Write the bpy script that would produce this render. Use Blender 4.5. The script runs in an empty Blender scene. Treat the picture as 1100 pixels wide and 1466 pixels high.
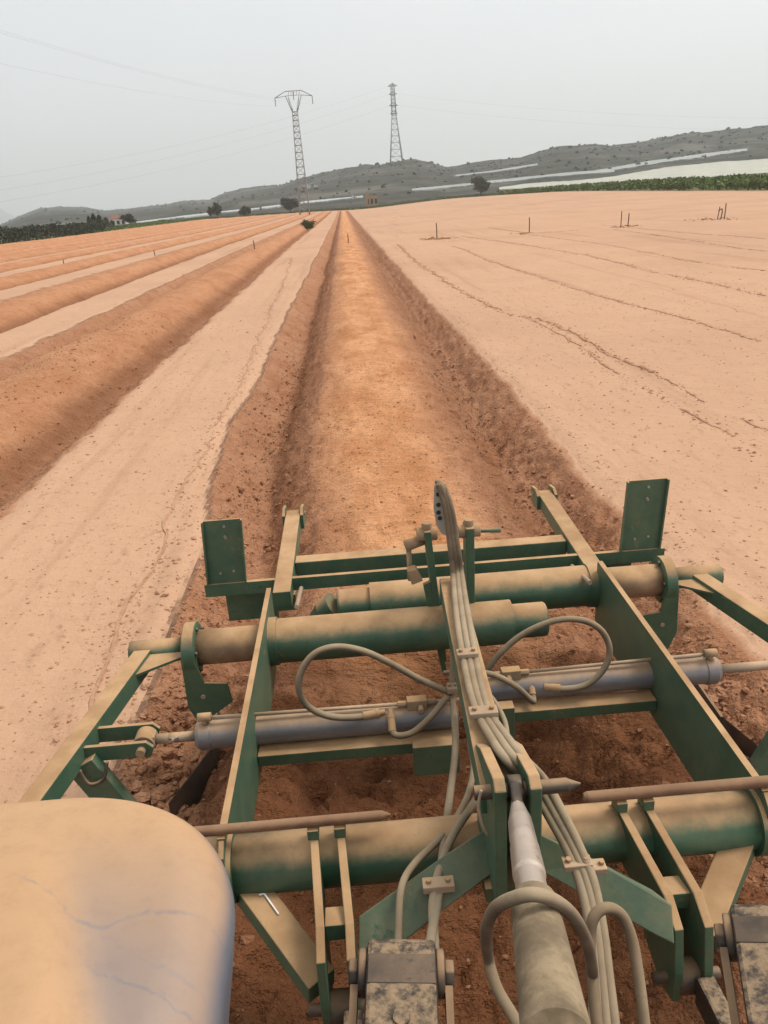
import bpy, math, random
import numpy as np
from mathutils import Vector, Matrix
rnd = random.Random(7); rng = np.random.default_rng(11)
scn = bpy.context.scene; COL = scn.collection

# ------------------------------------------------------------------ camera
F = 1100.0; CAMH = 2.4                       # focal length in photo pixels (1100 x 1466), eye height in metres
_p = Vector(((490-550)/F, -(293-733)/F, -1.0)); _t = Vector((1, .070, 0))   # furrow vanishing point, horizon slope
_n = _p.cross(_t); _n = -_n if _n.y < 0 else _n; _n.normalize()
_y = _p.normalized(); _x = _y.cross(_n)
RM = Matrix((_x, _y, _n))                    # camera -> world
CAM = Vector((0, 0, CAMH))
cd = bpy.data.cameras.new('camera'); cam = bpy.data.objects.new('camera', cd); COL.objects.link(cam)
cd.sensor_width = 36; cd.sensor_fit = 'AUTO'; cd.lens = 36*F/1466; cd.clip_start = .05; cd.clip_end = 30000
cam.matrix_world = Matrix.Translation(CAM) @ RM.to_4x4(); scn.camera = cam
def ray(u, v): return RM @ Vector(((u-550)/F, -(v-733)/F, -1))
def Pz(u, v, z=0.): d = ray(u, v); return CAM + d*((z-CAMH)/d.z)
def Py(u, v, y): d = ray(u, v); return CAM + d*(y/d.y)
def Px(u, v, x): d = ray(u, v); return CAM + d*(x/d.x)
def Pd(u, v, s): return CAM + ray(u, v)*s
def Ppl(u, v, p0, n): d = ray(u, v); return CAM + d*((p0-CAM).dot(n)/d.dot(n))

# ------------------------------------------------------------------ sky, sun, exposure
SUN_EL, SUN_AZ = math.radians(56), math.radians(70)     # azimuth from +Y towards +X
w = bpy.data.worlds.new('World'); scn.world = w; w.use_nodes = True
nt = w.node_tree; nt.nodes.clear()
out = nt.nodes.new('ShaderNodeOutputWorld')
sky = nt.nodes.new('ShaderNodeTexSky'); sky.sky_type = 'NISHITA'; sky.sun_disc = False
sky.sun_elevation = SUN_EL; sky.sun_rotation = SUN_AZ; sky.dust_density = 4; sky.air_density = 1.0
hs = nt.nodes.new('ShaderNodeHueSaturation'); hs.inputs['Saturation'].default_value = .3
nt.links.new(sky.outputs[0], hs.inputs['Color'])
b1 = nt.nodes.new('ShaderNodeBackground'); b1.inputs[1].default_value = .05; nt.links.new(hs.outputs[0], b1.inputs[0])
tc = nt.nodes.new('ShaderNodeTexCoord'); mp = nt.nodes.new('ShaderNodeMapping'); mp.inputs['Scale'].default_value = (1.2, 1.2, 3.5)
nz = nt.nodes.new('ShaderNodeTexNoise'); nz.inputs['Scale'].default_value = 2.2; nz.inputs['Detail'].default_value = 5
cr = nt.nodes.new('ShaderNodeValToRGB')
cr.color_ramp.elements[0].position = .3; cr.color_ramp.elements[0].color = (.835, .858, .855, 1)
cr.color_ramp.elements[1].position = .75; cr.color_ramp.elements[1].color = (.925, .935, .92, 1)
nt.links.new(tc.outputs['Generated'], mp.inputs[0]); nt.links.new(mp.outputs[0], nz.inputs[0]); nt.links.new(nz.outputs[0], cr.inputs[0])
b2 = nt.nodes.new('ShaderNodeBackground'); b2.inputs[1].default_value = .43; nt.links.new(cr.outputs[0], b2.inputs[0])
ad = nt.nodes.new('ShaderNodeAddShader'); nt.links.new(b1.outputs[0], ad.inputs[0]); nt.links.new(b2.outputs[0], ad.inputs[1])
nt.links.new(ad.outputs[0], out.inputs[0])
sl = bpy.data.lights.new('sun', 'SUN'); sl.energy = 1.5; sl.angle = math.radians(22); sl.color = (1, .93, .83)
so = bpy.data.objects.new('sun', sl); COL.objects.link(so); so.location = (30, 20, 60)
sd = Vector((math.sin(SUN_AZ)*math.cos(SUN_EL), math.cos(SUN_AZ)*math.cos(SUN_EL), math.sin(SUN_EL)))
so.rotation_euler = sd.to_track_quat('Z', 'Y').to_euler()
scn.view_settings.view_transform = 'Standard'; scn.view_settings.look = 'None'; scn.view_settings.exposure = .62
scn.view_settings.gamma = 1; scn.view_settings.use_curve_mapping = False
scn.cycles.use_denoising = True; scn.cycles.max_bounces = 6; scn.cycles.volume_bounces = 1

# ------------------------------------------------------------------ materials
def newmat(name):
    m = bpy.data.materials.new(name); m.use_nodes = True; t = m.node_tree
    return m, t, t.nodes['Principled BSDF']
def nd(t, typ, **kw):
    n = t.nodes.new(typ)
    for k, v in kw.items(): setattr(n, k, v)
    return n
def noise(t, vec, scale, detail=4, rough=.55, dist=0):
    n = nd(t, 'ShaderNodeTexNoise'); n.inputs['Scale'].default_value = scale; n.inputs['Detail'].default_value = detail
    n.inputs['Roughness'].default_value = rough; n.inputs['Distortion'].default_value = dist
    if vec is not None: t.links.new(vec, n.inputs['Vector'])
    return n.outputs[0]
def ramp(t, val, a, b, smooth=True):
    n = nd(t, 'ShaderNodeMapRange'); n.interpolation_type = 'SMOOTHSTEP' if smooth else 'LINEAR'
    n.inputs[1].default_value = a; n.inputs[2].default_value = b; t.links.new(val, n.inputs[0]); return n.outputs[0]
def mix(t, fac, a, b):
    n = nd(t, 'ShaderNodeMix', data_type='RGBA')
    for sock, v in ((n.inputs[0], fac), (n.inputs[6], a), (n.inputs[7], b)):
        if isinstance(v, (tuple, list)): sock.default_value = (*v, 1)
        elif isinstance(v, (int, float)): sock.default_value = v
        else: t.links.new(v, sock)
    return n.outputs[2]
def mth(t, op, a, b=None, clamp=False):
    n = nd(t, 'ShaderNodeMath', operation=op, use_clamp=clamp)
    for i, v in enumerate((a, b)):
        if v is None: continue
        if isinstance(v, (int, float)): n.inputs[i].default_value = v
        else: t.links.new(v, n.inputs[i])
    return n.outputs[0]
def bump(t, bs, h, strength, dist=.02):
    n = nd(t, 'ShaderNodeBump'); n.inputs['Strength'].default_value = strength; n.inputs['Distance'].default_value = dist
    t.links.new(h, n.inputs['Height']); t.links.new(n.outputs[0], bs.inputs['Normal']); return n
DUST = (.465, .290, .150)
def painted(name, base, rough=.45, metal=0, dust=1.0, lo=.05, hi=.8, film=.22, dustcol=DUST, chips=0):
    """paint or metal under settled field dust: thick on faces that look up, a thin film elsewhere"""
    m, t, bs = newmat(name)
    g = nd(t, 'ShaderNodeNewGeometry'); pos = g.outputs['Position']
    sx = nd(t, 'ShaderNodeSeparateXYZ'); t.links.new(g.outputs['Normal'], sx.inputs[0])
    n1 = noise(t, pos, 9, 6, .62); n2 = noise(t, pos, 70, 3, .6); n3 = noise(t, pos, 3.1, 3)
    upn = mth(t, 'ADD', sx.outputs[2], mth(t, 'MULTIPLY', mth(t, 'SUBTRACT', n1, .5), .6))
    up = mth(t, 'MULTIPLY', ramp(t, upn, lo, hi), dust)
    fl = mth(t, 'ADD', mth(t, 'MULTIPLY', ramp(t, mth(t, 'ADD', n1, mth(t, 'MULTIPLY', mth(t, 'SUBTRACT', n2, .5), .3)), .3, .85), film), film*.55)
    fac = mth(t, 'MAXIMUM', up, fl, True)
    fac = mth(t, 'SUBTRACT', fac, mth(t, 'MULTIPLY', ramp(t, mth(t, 'ADD', mth(t, 'MULTIPLY', n2, .4), mth(t, 'MULTIPLY', n1, .6)), .58, .70), .28), True)
    dc = mix(t, ramp(t, mth(t, 'ADD', mth(t, 'MULTIPLY', n3, .5), mth(t, 'MULTIPLY', n1, .5)), .35, .65), tuple(c*k for c, k in zip(dustcol, (.74, .68, .62))), tuple(min(1, c*1.10) for c in dustcol))
    bc = mix(t, n1, tuple(c*.75 for c in base), tuple(c*1.25 for c in base))
    if chips:      # worn-through spots with rust, and soil caked on in splashes
        n4 = noise(t, pos, 34, 5, .7); n5 = noise(t, pos, 4.2, 5, .7, .6)
        bc = mix(t, mth(t, 'MULTIPLY', ramp(t, mth(t, 'ADD', mth(t, 'MULTIPLY', n4, .7), mth(t, 'MULTIPLY', n5, .3)), .585, .63), chips), bc, (.13, .075, .045))
        fac = mth(t, 'MAXIMUM', fac, mth(t, 'MULTIPLY', ramp(t, mth(t, 'ADD', mth(t, 'MULTIPLY', n5, .75), mth(t, 'MULTIPLY', n2, .25)), .57, .70), .42))
    t.links.new(mix(t, fac, bc, dc), bs.inputs['Base Color'])
    t.links.new(mth(t, 'ADD', mth(t, 'MULTIPLY', fac, .5), rough, True), bs.inputs['Roughness'])
    if metal: t.links.new(mth(t, 'MULTIPLY', mth(t, 'SUBTRACT', 1, fac), metal), bs.inputs['Metallic'])
    bump(t, bs, n2, .25, .003)
    return m
def flat(name, col, rough=.8, var=.25, scale=6, metal=0):
    m, t, bs = newmat(name); tcn = nd(t, 'ShaderNodeTexCoord')
    n = noise(t, tcn.outputs['Object'], scale, 5)
    t.links.new(mix(t, n, tuple(c*(1-var) for c in col), tuple(min(1, c*(1+var)) for c in col)), bs.inputs['Base Color'])
    bs.inputs['Roughness'].default_value = rough; bs.inputs['Metallic'].default_value = metal
    return m
M = {}
M['green'] = painted('green_paint', (.034, .112, .070), film=.09, lo=.28, hi=.92, chips=.8)
M['green2'] = painted('green_paint_plate', (.036, .112, .072), film=.10, lo=.35, hi=.9, chips=.6)
M['palegreen'] = painted('dusty_green_paint', (.036, .110, .066), film=.20, lo=.5, hi=1.7, chips=.6)
M['steel'] = painted('bare_tube_steel', (.20, .13, .085), .5, .2, film=.35)
M['barrel'] = painted('cylinder_grey_paint', (.170, .182, .206), .32, .2, film=.10, lo=.35, hi=1.05, dust=.8)
M['chrome'] = painted('chrome_rod', (.62, .62, .62), .12, 1, film=.1, lo=.3)
M['darksteel'] = painted('dark_steel', (.07, .068, .066), .45, .6, dust=.7, film=.15, lo=.3, hi=1.1)
M['brightsteel'] = painted('bright_steel', (.60, .57, .53), .24, .85, dust=.45, film=.2, lo=.2, hi=1.2, chips=.6)
M['rust'] = painted('rusty_rod', (.15, .075, .05), .7, .1, dust=.42, film=.3)
M['hose'] = painted('dusty_hose', (.07, .062, .05), .75, film=.3, dust=.9, lo=-.65, hi=.75, dustcol=(.37, .285, .185))
M['pipe'] = painted('steel_pipe', (.42, .38, .32), .35, .6, film=.3, dust=.75)
M['fitting'] = painted('hydraulic_fitting', (.30, .26, .20), .5, .4, film=.6)
M['guide'] = painted('grey_guide_plate', (.40, .41, .37), .5, film=.3, lo=.4)
M['mud'] = painted('muddy_casting', (.045, .036, .025), .85, film=.9, lo=.5, hi=1.4, dust=.6, dustcol=(.31, .238, .148), chips=.9)
M['chalk'] = flat('white_paint_mark', (.8, .8, .76), .8, .1)
M['hole'] = flat('bolt_hole_dark', (.03, .035, .03), .8, .1)
M['rubber'] = flat('tyre_rubber', (.03, .028, .026), .85, .2)
M['wood'] = flat('weathered_wood', (.16, .10, .065), .9, .3, 20)
M['galv'] = flat('galvanised_steel', (.30, .305, .31), .6, .1, 3, .1)
M['wire'] = flat('conductor', (.30, .31, .32), .7, .1)
M['glassins'] = flat('insulator', (.20, .20, .19), .4, .1)

def lump_mat():
    m, t, bs = newmat('greasy_casting')
    g = nd(t, 'ShaderNodeNewGeometry'); pos = g.outputs['Position']
    n1 = noise(t, pos, 40, 6, .7); n2 = noise(t, pos, 150, 3)
    sx = nd(t, 'ShaderNodeSeparateXYZ'); t.links.new(g.outputs['Normal'], sx.inputs[0])
    f = ramp(t, mth(t, 'ADD', mth(t, 'MULTIPLY', sx.outputs[2], .8), mth(t, 'MULTIPLY', mth(t, 'SUBTRACT', n1, .5), 1.9)), .50, .95)
    t.links.new(mix(t, f, (.050, .040, .033), mix(t, n2, (.20, .138, .085), (.38, .268, .165))), bs.inputs['Base Color'])
    t.links.new(mth(t, 'ADD', mth(t, 'MULTIPLY', f, .4), .55), bs.inputs['Roughness']); bs.inputs['Specular IOR Level'].default_value = .25
    bump(t, bs, n1, .6, .01); return m
M['casting'] = lump_mat()
M['grease'] = painted('wet_grease', (.011, .010, .010), .42, 0, dust=.45, film=.10, lo=.75, hi=1.3, chips=.5)

def soil_mat():
    m, t, bs = newmat('soil')
    g = nd(t, 'ShaderNodeNewGeometry'); pos = g.outputs['Position']
    def at(nm): n = nd(t, 'ShaderNodeAttribute'); n.attribute_name = nm; return n.outputs['Fac']
    til, moi_shade, fld, crest = at('tilled'), at('moist_shade'), at('field'), at('crest')
    # stretch the noise along the rows
    mpn = nd(t, 'ShaderNodeMapping'); mpn.inputs['Scale'].default_value = (1, .35, 1); t.links.new(pos, mpn.inputs[0])
    n1 = noise(t, pos, .45, 5); n2 = noise(t, pos, 5, 6, .65); n3 = noise(t, pos, 38, 4, .65); n4 = noise(t, mpn.outputs[0], 1.6, 5, .6)
    pale = mix(t, mth(t, 'ADD', mth(t, 'MULTIPLY', n1, .5), mth(t, 'MULTIPLY', n4, .5)), (.460, .270, .166), (.590, .362, .232))
    n5 = noise(t, pos, 13, 3, .6); n6 = noise(t, mpn.outputs[0], 7, 4, .65)
    pale = mix(t, ramp(t, n2, .55, .85), pale, (.375, .212, .128)); pale = mix(t, mth(t, 'MULTIPLY', ramp(t, n5, .62, .72), .6), pale, (.25, .13, .075))
    pale = mix(t, mth(t, 'MULTIPLY', ramp(t, n6, .56, .72), .45), pale, (.33, .18, .108))
    n7 = noise(t, pos, .09, 4); pale = mix(t, mth(t, 'MULTIPLY', ramp(t, n7, .42, .66), .4), pale, (.40, .235, .15))
    mpA = nd(t, 'ShaderNodeMapping'); mpA.inputs['Scale'].default_value = (1.6, .05, 1); mpA.inputs['Rotation'].default_value = (0, 0, -.10); t.links.new(pos, mpA.inputs[0]); nA = noise(t, mpA.outputs[0], .9, 4, .65)
    pale = mix(t, mth(t, 'MULTIPLY', ramp(t, nA, .53, .66), .38), pale, (.36, .205, .125))
    cresc = mix(t, ramp(t, n4, .3, .7), (.52, .222, .092), (.77, .395, .200)); cresc = mix(t, mth(t, 'MULTIPLY', ramp(t, n6, .52, .70), .55), cresc, (.42, .18, .072))
    tilc = mix(t, n2, (.345, .155, .080), (.540, .278, .156))
    tilc = mix(t, ramp(t, n1, .35, .7), tilc, mix(t, .5, tilc, (.50, .270, .162)))
    tilc = mix(t, ramp(t, n3, .6, .8), tilc, (.54, .30, .17))
    mp9 = nd(t, 'ShaderNodeMapping'); mp9.inputs['Scale'].default_value = (.45, 1.5, 1); mp9.inputs['Rotation'].default_value = (0, 0, .25); t.links.new(pos, mp9.inputs[0])
    n8 = noise(t, pos, 1.5, 7, .7); n9 = noise(t, mp9.outputs[0], 9, 4, .7)     # lumps and drag marks across the bed
    tilc = mix(t, mth(t, 'MULTIPLY', ramp(t, n8, .54, .38), .42), tilc, (.30, .118, .052)); tilc = mix(t, mth(t, 'MULTIPLY', ramp(t, n9, .52, .36), .36), tilc, (.29, .115, .050))
    cresc = mix(t, mth(t, 'MULTIPLY', ramp(t, n9, .54, .38), .35), cresc, (.42, .19, .08))
    tilc = mix(t, crest, tilc, cresc)
    c = mix(t, til, pale, tilc)
    c = mix(t, moi_shade, c, mix(t, n2, (.130, .048, .020), (.275, .115, .052)))  # dark tone for damp turned soil and for shade painted into the colour
    sc = mix(t, ramp(t, n1, .35, .65), (.085, .09, .035), (.22, .18, .09))
    sc = mix(t, ramp(t, n2, .5, .8), sc, (.05, .075, .02))
    c = mix(t, fld, sc, c)
    t.links.new(c, bs.inputs['Base Color']); bs.inputs['Roughness'].default_value = .95
    bs.inputs['Specular IOR Level'].default_value = .15
    h = mth(t, 'ADD', mth(t, 'ADD', mth(t, 'MULTIPLY', n3, .45), n2), mth(t, 'MULTIPLY', mth(t, 'ADD', n8, mth(t, 'MULTIPLY', n9, .8)), 1.3))
    hb = mth(t, 'MULTIPLY', h, mth(t, 'ADD', mth(t, 'MULTIPLY', til, .80), .20))
    bump(t, bs, mth(t, 'ADD', hb, mth(t, 'MULTIPLY', n5, .12)), 1.0, .062)
    return m
M['soil'] = soil_mat()

# ------------------------------------------------------------------ mesh helpers
class MB:
    def __init__(s): s.v = []; s.f = []; s.sm = []
    def add(s, vs, fs, smooth=False):
        o = len(s.v); s.v += [tuple(v) for v in vs]
        for i, f in enumerate(fs):
            s.f.append([o+k for k in f]); s.sm.append(smooth[i] if isinstance(smooth, list) else smooth)
        return s
    def hexa(s, a, b):                    # two matching quads
        return s.add(list(a)+list(b), [(3, 2, 1, 0), (4, 5, 6, 7), (0, 1, 5, 4), (1, 2, 6, 5), (2, 3, 7, 6), (3, 0, 4, 7)])
    def box(s, x0, x1, y0, y1, z0, z1):
        return s.hexa([(x0, y0, z0), (x1, y0, z0), (x1, y1, z0), (x0, y1, z0)], [(x0, y0, z1), (x1, y0, z1), (x1, y1, z1), (x0, y1, z1)])
    def beam(s, p0, p1, wd, ht, up=(0, 0, 1), wd1=None, ht1=None):
        p0, p1 = Vector(p0), Vector(p1); d = (p1-p0).normalized(); r = d.cross(Vector(up)).normalized(); u = r.cross(d)
        q = []
        for p, ww, hh in ((p0, wd, ht), (p1, wd1 or wd, ht1 or ht)):
            q.append([p-r*ww/2-u*hh/2, p+r*ww/2-u*hh/2, p+r*ww/2+u*hh/2, p-r*ww/2+u*hh/2])
        return s.hexa(q[0], q[1])
    def rings(s, path, radii, n=24, caps=True, frame=None):
        pts = [Vector(p) for p in path]; vs = []; fs = []; sm = []
        d = (pts[1]-pts[0]).normalized(); a = d.cross(Vector((0, 0, 1)))
        if a.length < .1: a = d.cross(Vector((0, 1, 0)))
        a.normalize()
        for i, p in enumerate(pts):
            dn = (pts[min(i+1, len(pts)-1)]-pts[max(i-1, 0)])
            if dn.length > 1e-9: d = dn.normalized()
            a = (a-d*a.dot(d)); a.normalize(); b = d.cross(a)
            for k in range(n):
                th = 2*math.pi*k/n; vs.append(p+(a*math.cos(th)+b*math.sin(th))*radii[i])
        for i in range(len(pts)-1):
            for k in range(n):
                k2 = (k+1) % n; fs.append((i*n+k, i*n+k2, (i+1)*n+k2, (i+1)*n+k)); sm.append(True)
        if caps:
            fs.append(tuple(range(n-1, -1, -1))); fs.append(tuple((len(pts)-1)*n+k for k in range(n))); sm += [False, False]
        return s.add(vs, fs, sm)
    def cyl(s, p0, p1, r0, r1=None, n=24): return s.rings([p0, p1], [r0, r0 if r1 is None else r1], n)
    def lathe(s, p0, p1, prof, n=28):     # prof = [(t, r)], sharp steps get doubled rings
        p0, p1 = Vector(p0), Vector(p1); path = []; rad = []
        for i, (t, r) in enumerate(prof): path.append(p0.lerp(p1, t)); rad.append(r)
        for i in range(len(path)-1):
            s.rings([path[i], path[i+1] if (path[i+1]-path[i]).length > 1e-6 else path[i]+(p1-p0).normalized()*1e-4], [rad[i], rad[i+1]], n, caps=False)
        s.rings([path[0], path[0]+(p1-p0)*1e-5], [rad[0], rad[0]], n); s.rings([path[-1]-(p1-p0)*1e-5, path[-1]], [rad[-1], rad[-1]], n)
        return s
    def tube(s, pts, r, n=10, sub=6):
        pts = [Vector(p) for p in pts]; q = []
        for i in range(len(pts)-1):
            a, b, c, d = pts[max(i-1, 0)], pts[i], pts[i+1], pts[min(i+2, len(pts)-1)]
            for k in range(sub):
                t = k/sub
                q.append(.5*((2*b)+(c-a)*t+(2*a-5*b+4*c-d)*t*t+(3*b-a-3*c+d)*t**3))
        q.append(pts[-1]); return s.rings(q, [r]*len(q), n)
    def prism(s, poly, off):
        poly = [Vector(p) for p in poly]; off = Vector(off); n = len(poly)
        return s.add(poly+[p+off for p in poly], [tuple(range(n-1, -1, -1)), tuple(range(n, 2*n))]+[(i, (i+1) % n, n+(i+1) % n, n+i) for i in range(n)])
    def ring(s, p0, p1, ro, ri, n=28):
        p0, p1 = Vector(p0), Vector(p1)
        s.rings([p0, p1], [ro, ro], n, False); s.rings([p1, p0], [ri, ri], n, False)
        s.rings([p0, p0+(p1-p0)*1e-4], [ri, ro], n, False); s.rings([p1-(p1-p0)*1e-4, p1], [ro, ri], n, False); return s
    def build(s, name, mat, parent=None, bevel=0):
        me = bpy.data.meshes.new(name); me.from_pydata(s.v, [], s.f); me.update()
        me.polygons.foreach_set('use_smooth', s.sm); me.materials.append(mat if not isinstance(mat, str) else M[mat])
        import bmesh
        bm = bmesh.new(); bm.from_mesh(me); bmesh.ops.recalc_face_normals(bm, faces=bm.faces); bm.to_mesh(me); bm.free()
        return link(name, me, parent, bevel)
def link(name, me, parent=None, bevel=0):
    o = bpy.data.objects.new(name, me); COL.objects.link(o)
    if parent is not None:
        o.parent = parent
        if parent.type == 'EMPTY': o.location = -Vector(parent.location)
    if bevel:
        b = o.modifiers.new('bevel', 'BEVEL'); b.width = bevel; b.segments = 2; b.limit_method = 'ANGLE'; b.angle_limit = math.radians(40)
    return o
def tag(o, label=None, cat=None, group=None, kind=None):
    for k, v in (('label', label), ('category', cat), ('group', group), ('kind', kind)):
        if v: o[k] = v
    return o
def thing(name, loc, label, cat, group=None):
    o = bpy.data.objects.new(name, None); COL.objects.link(o); o.location = loc; o.empty_display_size = .2
    return tag(o, label, cat, group)
def npmesh(name, V, Fq, mat, smooth=True, attrs=None, parent=None):
    V = np.asarray(V, np.float32); Fq = np.asarray(Fq, np.int32); k = Fq.shape[1]
    me = bpy.data.meshes.new(name); me.vertices.add(len(V)); me.vertices.foreach_set('co', V.ravel())
    me.loops.add(Fq.size); me.loops.foreach_set('vertex_index', Fq.ravel())
    me.polygons.add(len(Fq)); me.polygons.foreach_set('loop_start', np.arange(0, Fq.size, k, dtype=np.int32))
    me.polygons.foreach_set('use_smooth', np.full(len(Fq), smooth)); me.update(calc_edges=True); me.validate()
    for a, d in (attrs or {}).items():
        at = me.attributes.new(a, 'FLOAT', 'POINT'); at.data.foreach_set('value', np.asarray(d, np.float32).ravel())
    me.materials.append(M[mat] if isinstance(mat, str) else mat)
    return link(name, me, parent)
def grid_faces(nx, ny):
    i = np.arange(ny-1)[:, None]*nx+np.arange(nx-1)[None, :]
    return np.stack([i, i+1, i+nx+1, i+nx], -1).reshape(-1, 4)

# value noise in numpy
_perm = rng.random((256, 256))
def vnoise(x, y):
    xi = np.floor(x).astype(int); yi = np.floor(y).astype(int); fx = x-xi; fy = y-yi
    fx = fx*fx*(3-2*fx); fy = fy*fy*(3-2*fy)
    g = lambda a, b: _perm[(a*1+b*37) % 256, (b*1+a*91) % 256]
    return (g(xi, yi)*(1-fx)+g(xi+1, yi)*fx)*(1-fy)+(g(xi, yi+1)*(1-fx)+g(xi+1, yi+1)*fx)*fy
def fbm(x, y, o=4, gain=.5):
    s = 0; a = 1; t = 0
    for k in range(o): s = s+a*(vnoise(x+17.3*k, y-9.1*k)-.5); t += a; a *= gain; x = x*2.03; y = y*2.03
    return s/t*2
def sst(a, b, x): t = np.clip((x-a)/(b-a), 0, 1); return t*t*(3-2*t)

# ------------------------------------------------------------------ ground
XC = .25; NROWS = 9; FX0, FX1, FY1 = -54., 61., 335.
def row_x(k, y): return XC-(.14 if k else 0)-k*(5.22+.007*np.clip(y, 0, 60))
def profile(r, kind):
    """cross-section of one bed: r = distance from its centre line; returns height"""
    a = np.abs(r)
    if kind == 0: xs, zs = [0, .35, .75, 1.05, 1.26, 1.42, 1.60, 1.80, 1.95, 2.4], [.05, .045, -.03, -.21, -.35, -.30, -.16, -.02, .012, 0]
    elif kind == 1: xs, zs = [0, .3, .6, .95, 1.2, 1.32, 1.5, 1.72, 1.9, 2.3], [.26, .22, .11, -.14, -.33, -.32, -.21, -.05, .012, 0]
    else: xs, zs = [0, .4, .66, .82, .95, 1.12, 1.32, 1.5, 1.66, 1.8, 2.3], [-.17, -.17, -.08, .07, .09, .03, -.06, -.08, -.01, .025, 0]
    xf = np.linspace(0, 2.6, 260); zf = np.interp(xf, xs, zs); kk = np.hanning(15); kk /= kk.sum()
    zf = np.convolve(np.pad(zf, 7, mode='edge'), kk, 'valid'); return np.interp(a, xf, zf)
def ground_z(x, y):
    x = np.asarray(x, float); y = np.asarray(y, float)
    roll = 1.85*sst(70, 250, y)*sst(0, 50, x)+.5*sst(120, 330, y)*sst(15, -15, x)
    z = roll+.02*fbm(x*.35, y*.35, 3)+.014*fbm(x*1.7, y*1.7, 3)+.010*fbm(x*5, y*5, 3, .6)+.006*fbm(x*13, y*13, 2)
    til = np.zeros_like(z); crest = np.zeros_like(z); moist_shade = np.zeros_like(z)
    near = sst(60, 25, y)
    for k in range(NROWS+1):
        c = row_x(k, y)+.05*fbm(y*.25+31*k, y*0+k, 2)
        r = x-c
        m = np.abs(r) < 2.9
        if not m.any(): continue
        endf = sst(FY1-8, FY1-25, y[m])
        rr = r[m]; yy = y[m]; xx = x[m]
        wob = .10*fbm(xx*1.3+5*k, yy*1.1, 3)+.07*fbm(xx*4, yy*4, 3, .7)
        if k == 0:
            ra = rr+wob*.65*sst(.9, 1.5, np.abs(rr)); ra = np.where(ra < 0, ra*(1+.20*sst(9.0, 4.8, yy)*sst(1.0, 3.0, yy)+.08*sst(3, 1, yy)), ra)
            pa, pb = profile(ra, 0), profile(ra, 2); b = sst(4.3, 3.1, yy); h = pa*(1-b)+pb*b
            rough = .09*(1-b)+.10*b
        else:
            ra = rr+wob; h = profile(ra, 1)+.05*fbm(xx*.7+3*k, yy*.9, 3)*sst(1.6, .9, np.abs(rr)); rough = .075
        bank = sst(1.83, 1.76, np.abs(ra))*endf
        flank = sst(.45, 1.0, np.abs(ra))
        cl = np.abs(fbm(xx*6.5, yy*6.5, 4, .6)); cl2 = fbm(xx*15, yy*15, 3, .7)
        wgt = bank*(.25+.75*flank if k == 0 else .35+.65*flank)
        if k == 0: wgt = np.maximum(wgt, bank*b)
        wgt = wgt*sst(1.86, 1.58, np.abs(ra))
        z[m] += h*endf+wgt*rough*((.34-cl)*1.6+cl2*.42)
        til[m] = np.maximum(til[m], bank)
        cw = sst(.95, .22, np.abs(ra+.12*fbm(xx*.8, yy*.5, 3)))
        if k > 0: cw = .38*sst(1.10, .75, np.abs(ra+.10*fbm(xx*.8, yy*.5, 3)))
        crest[m] = np.maximum(crest[m], cw*endf)
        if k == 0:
            mo_shade = sst(4.6, 3.2, yy+.6*fbm(xx*2, yy*2, 3))*sst(1.35, .95, np.abs(ra))*(.45+.55*sst(1.35, 1.75, yy))  # damp fresh soil, plus the implement's shadow painted into the soil colour
            moist_shade[m] = np.maximum(moist_shade[m], mo_shade)
            moist_shade[m] = np.maximum(moist_shade[m], (.62*np.exp(-((np.abs(ra)-1.16)/.13)**2)+.40*np.exp(-((np.abs(ra)-.95)/.18)**2))*endf*(.65+.35*(ra < 0)))  # shade of grooves and mound flanks painted in, stronger on the left
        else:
            moist_shade[m] = np.maximum(moist_shade[m], .62*np.exp(-((np.abs(ra)-1.08)/.20)**2)*endf)  # shaded lower flanks of the old mounds, painted into the colour
    e = .8*fbm(x*.15, y*.15, 3)
    fld = sst(FX0-1.2, FX0+.3, x+e)*sst(FX1+1.0, FX1-.3, x+e)*sst(FY1+2, FY1-2, y+4*e)
    return z, til, moist_shade, crest, fld
def cat(*a): return np.unique(np.round(np.concatenate(a), 4))
gx = cat(-np.geomspace(62, 9000, 40), np.arange(-62, -16, .3), np.arange(-16, -9, .12), np.arange(-9, -2.2, .06), np.arange(-2.2, 2.8, .028),
         np.arange(2.8, 6, .07), np.arange(6, 14, .16), np.arange(14, 66, 1.0), np.geomspace(66, 9000, 40))
gy = cat(-np.geomspace(1, 300, 14), np.arange(-1, 1.0, .1), np.arange(1.0, 5.6, .026), 5.6*1.0078**np.arange(0, 530), np.geomspace(350, 11000, 30))
X, Y = np.meshgrid(gx, gy); Z, TIL, MOI_SHADE, CRE, FLD = ground_z(X.ravel(), Y.ravel())
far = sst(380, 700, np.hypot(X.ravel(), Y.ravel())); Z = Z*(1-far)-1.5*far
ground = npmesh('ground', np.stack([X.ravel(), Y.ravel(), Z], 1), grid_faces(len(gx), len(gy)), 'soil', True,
                dict(tilled=TIL, moist_shade=MOI_SHADE, crest=CRE, field=FLD))
tag(ground, 'pale tan ploughed field with worked orange earth beds running to the horizon', 'field', None, 'structure')
def gz(x, y): return float(ground_z(np.array([x]), np.array([y]))[0][0])
def Pg(u, v):                                     # pixel -> ground
    z = 0
    for _ in range(8): p = Pz(u, v, z); z = gz(p.x, p.y)
    return Pz(u, v, z)

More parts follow.
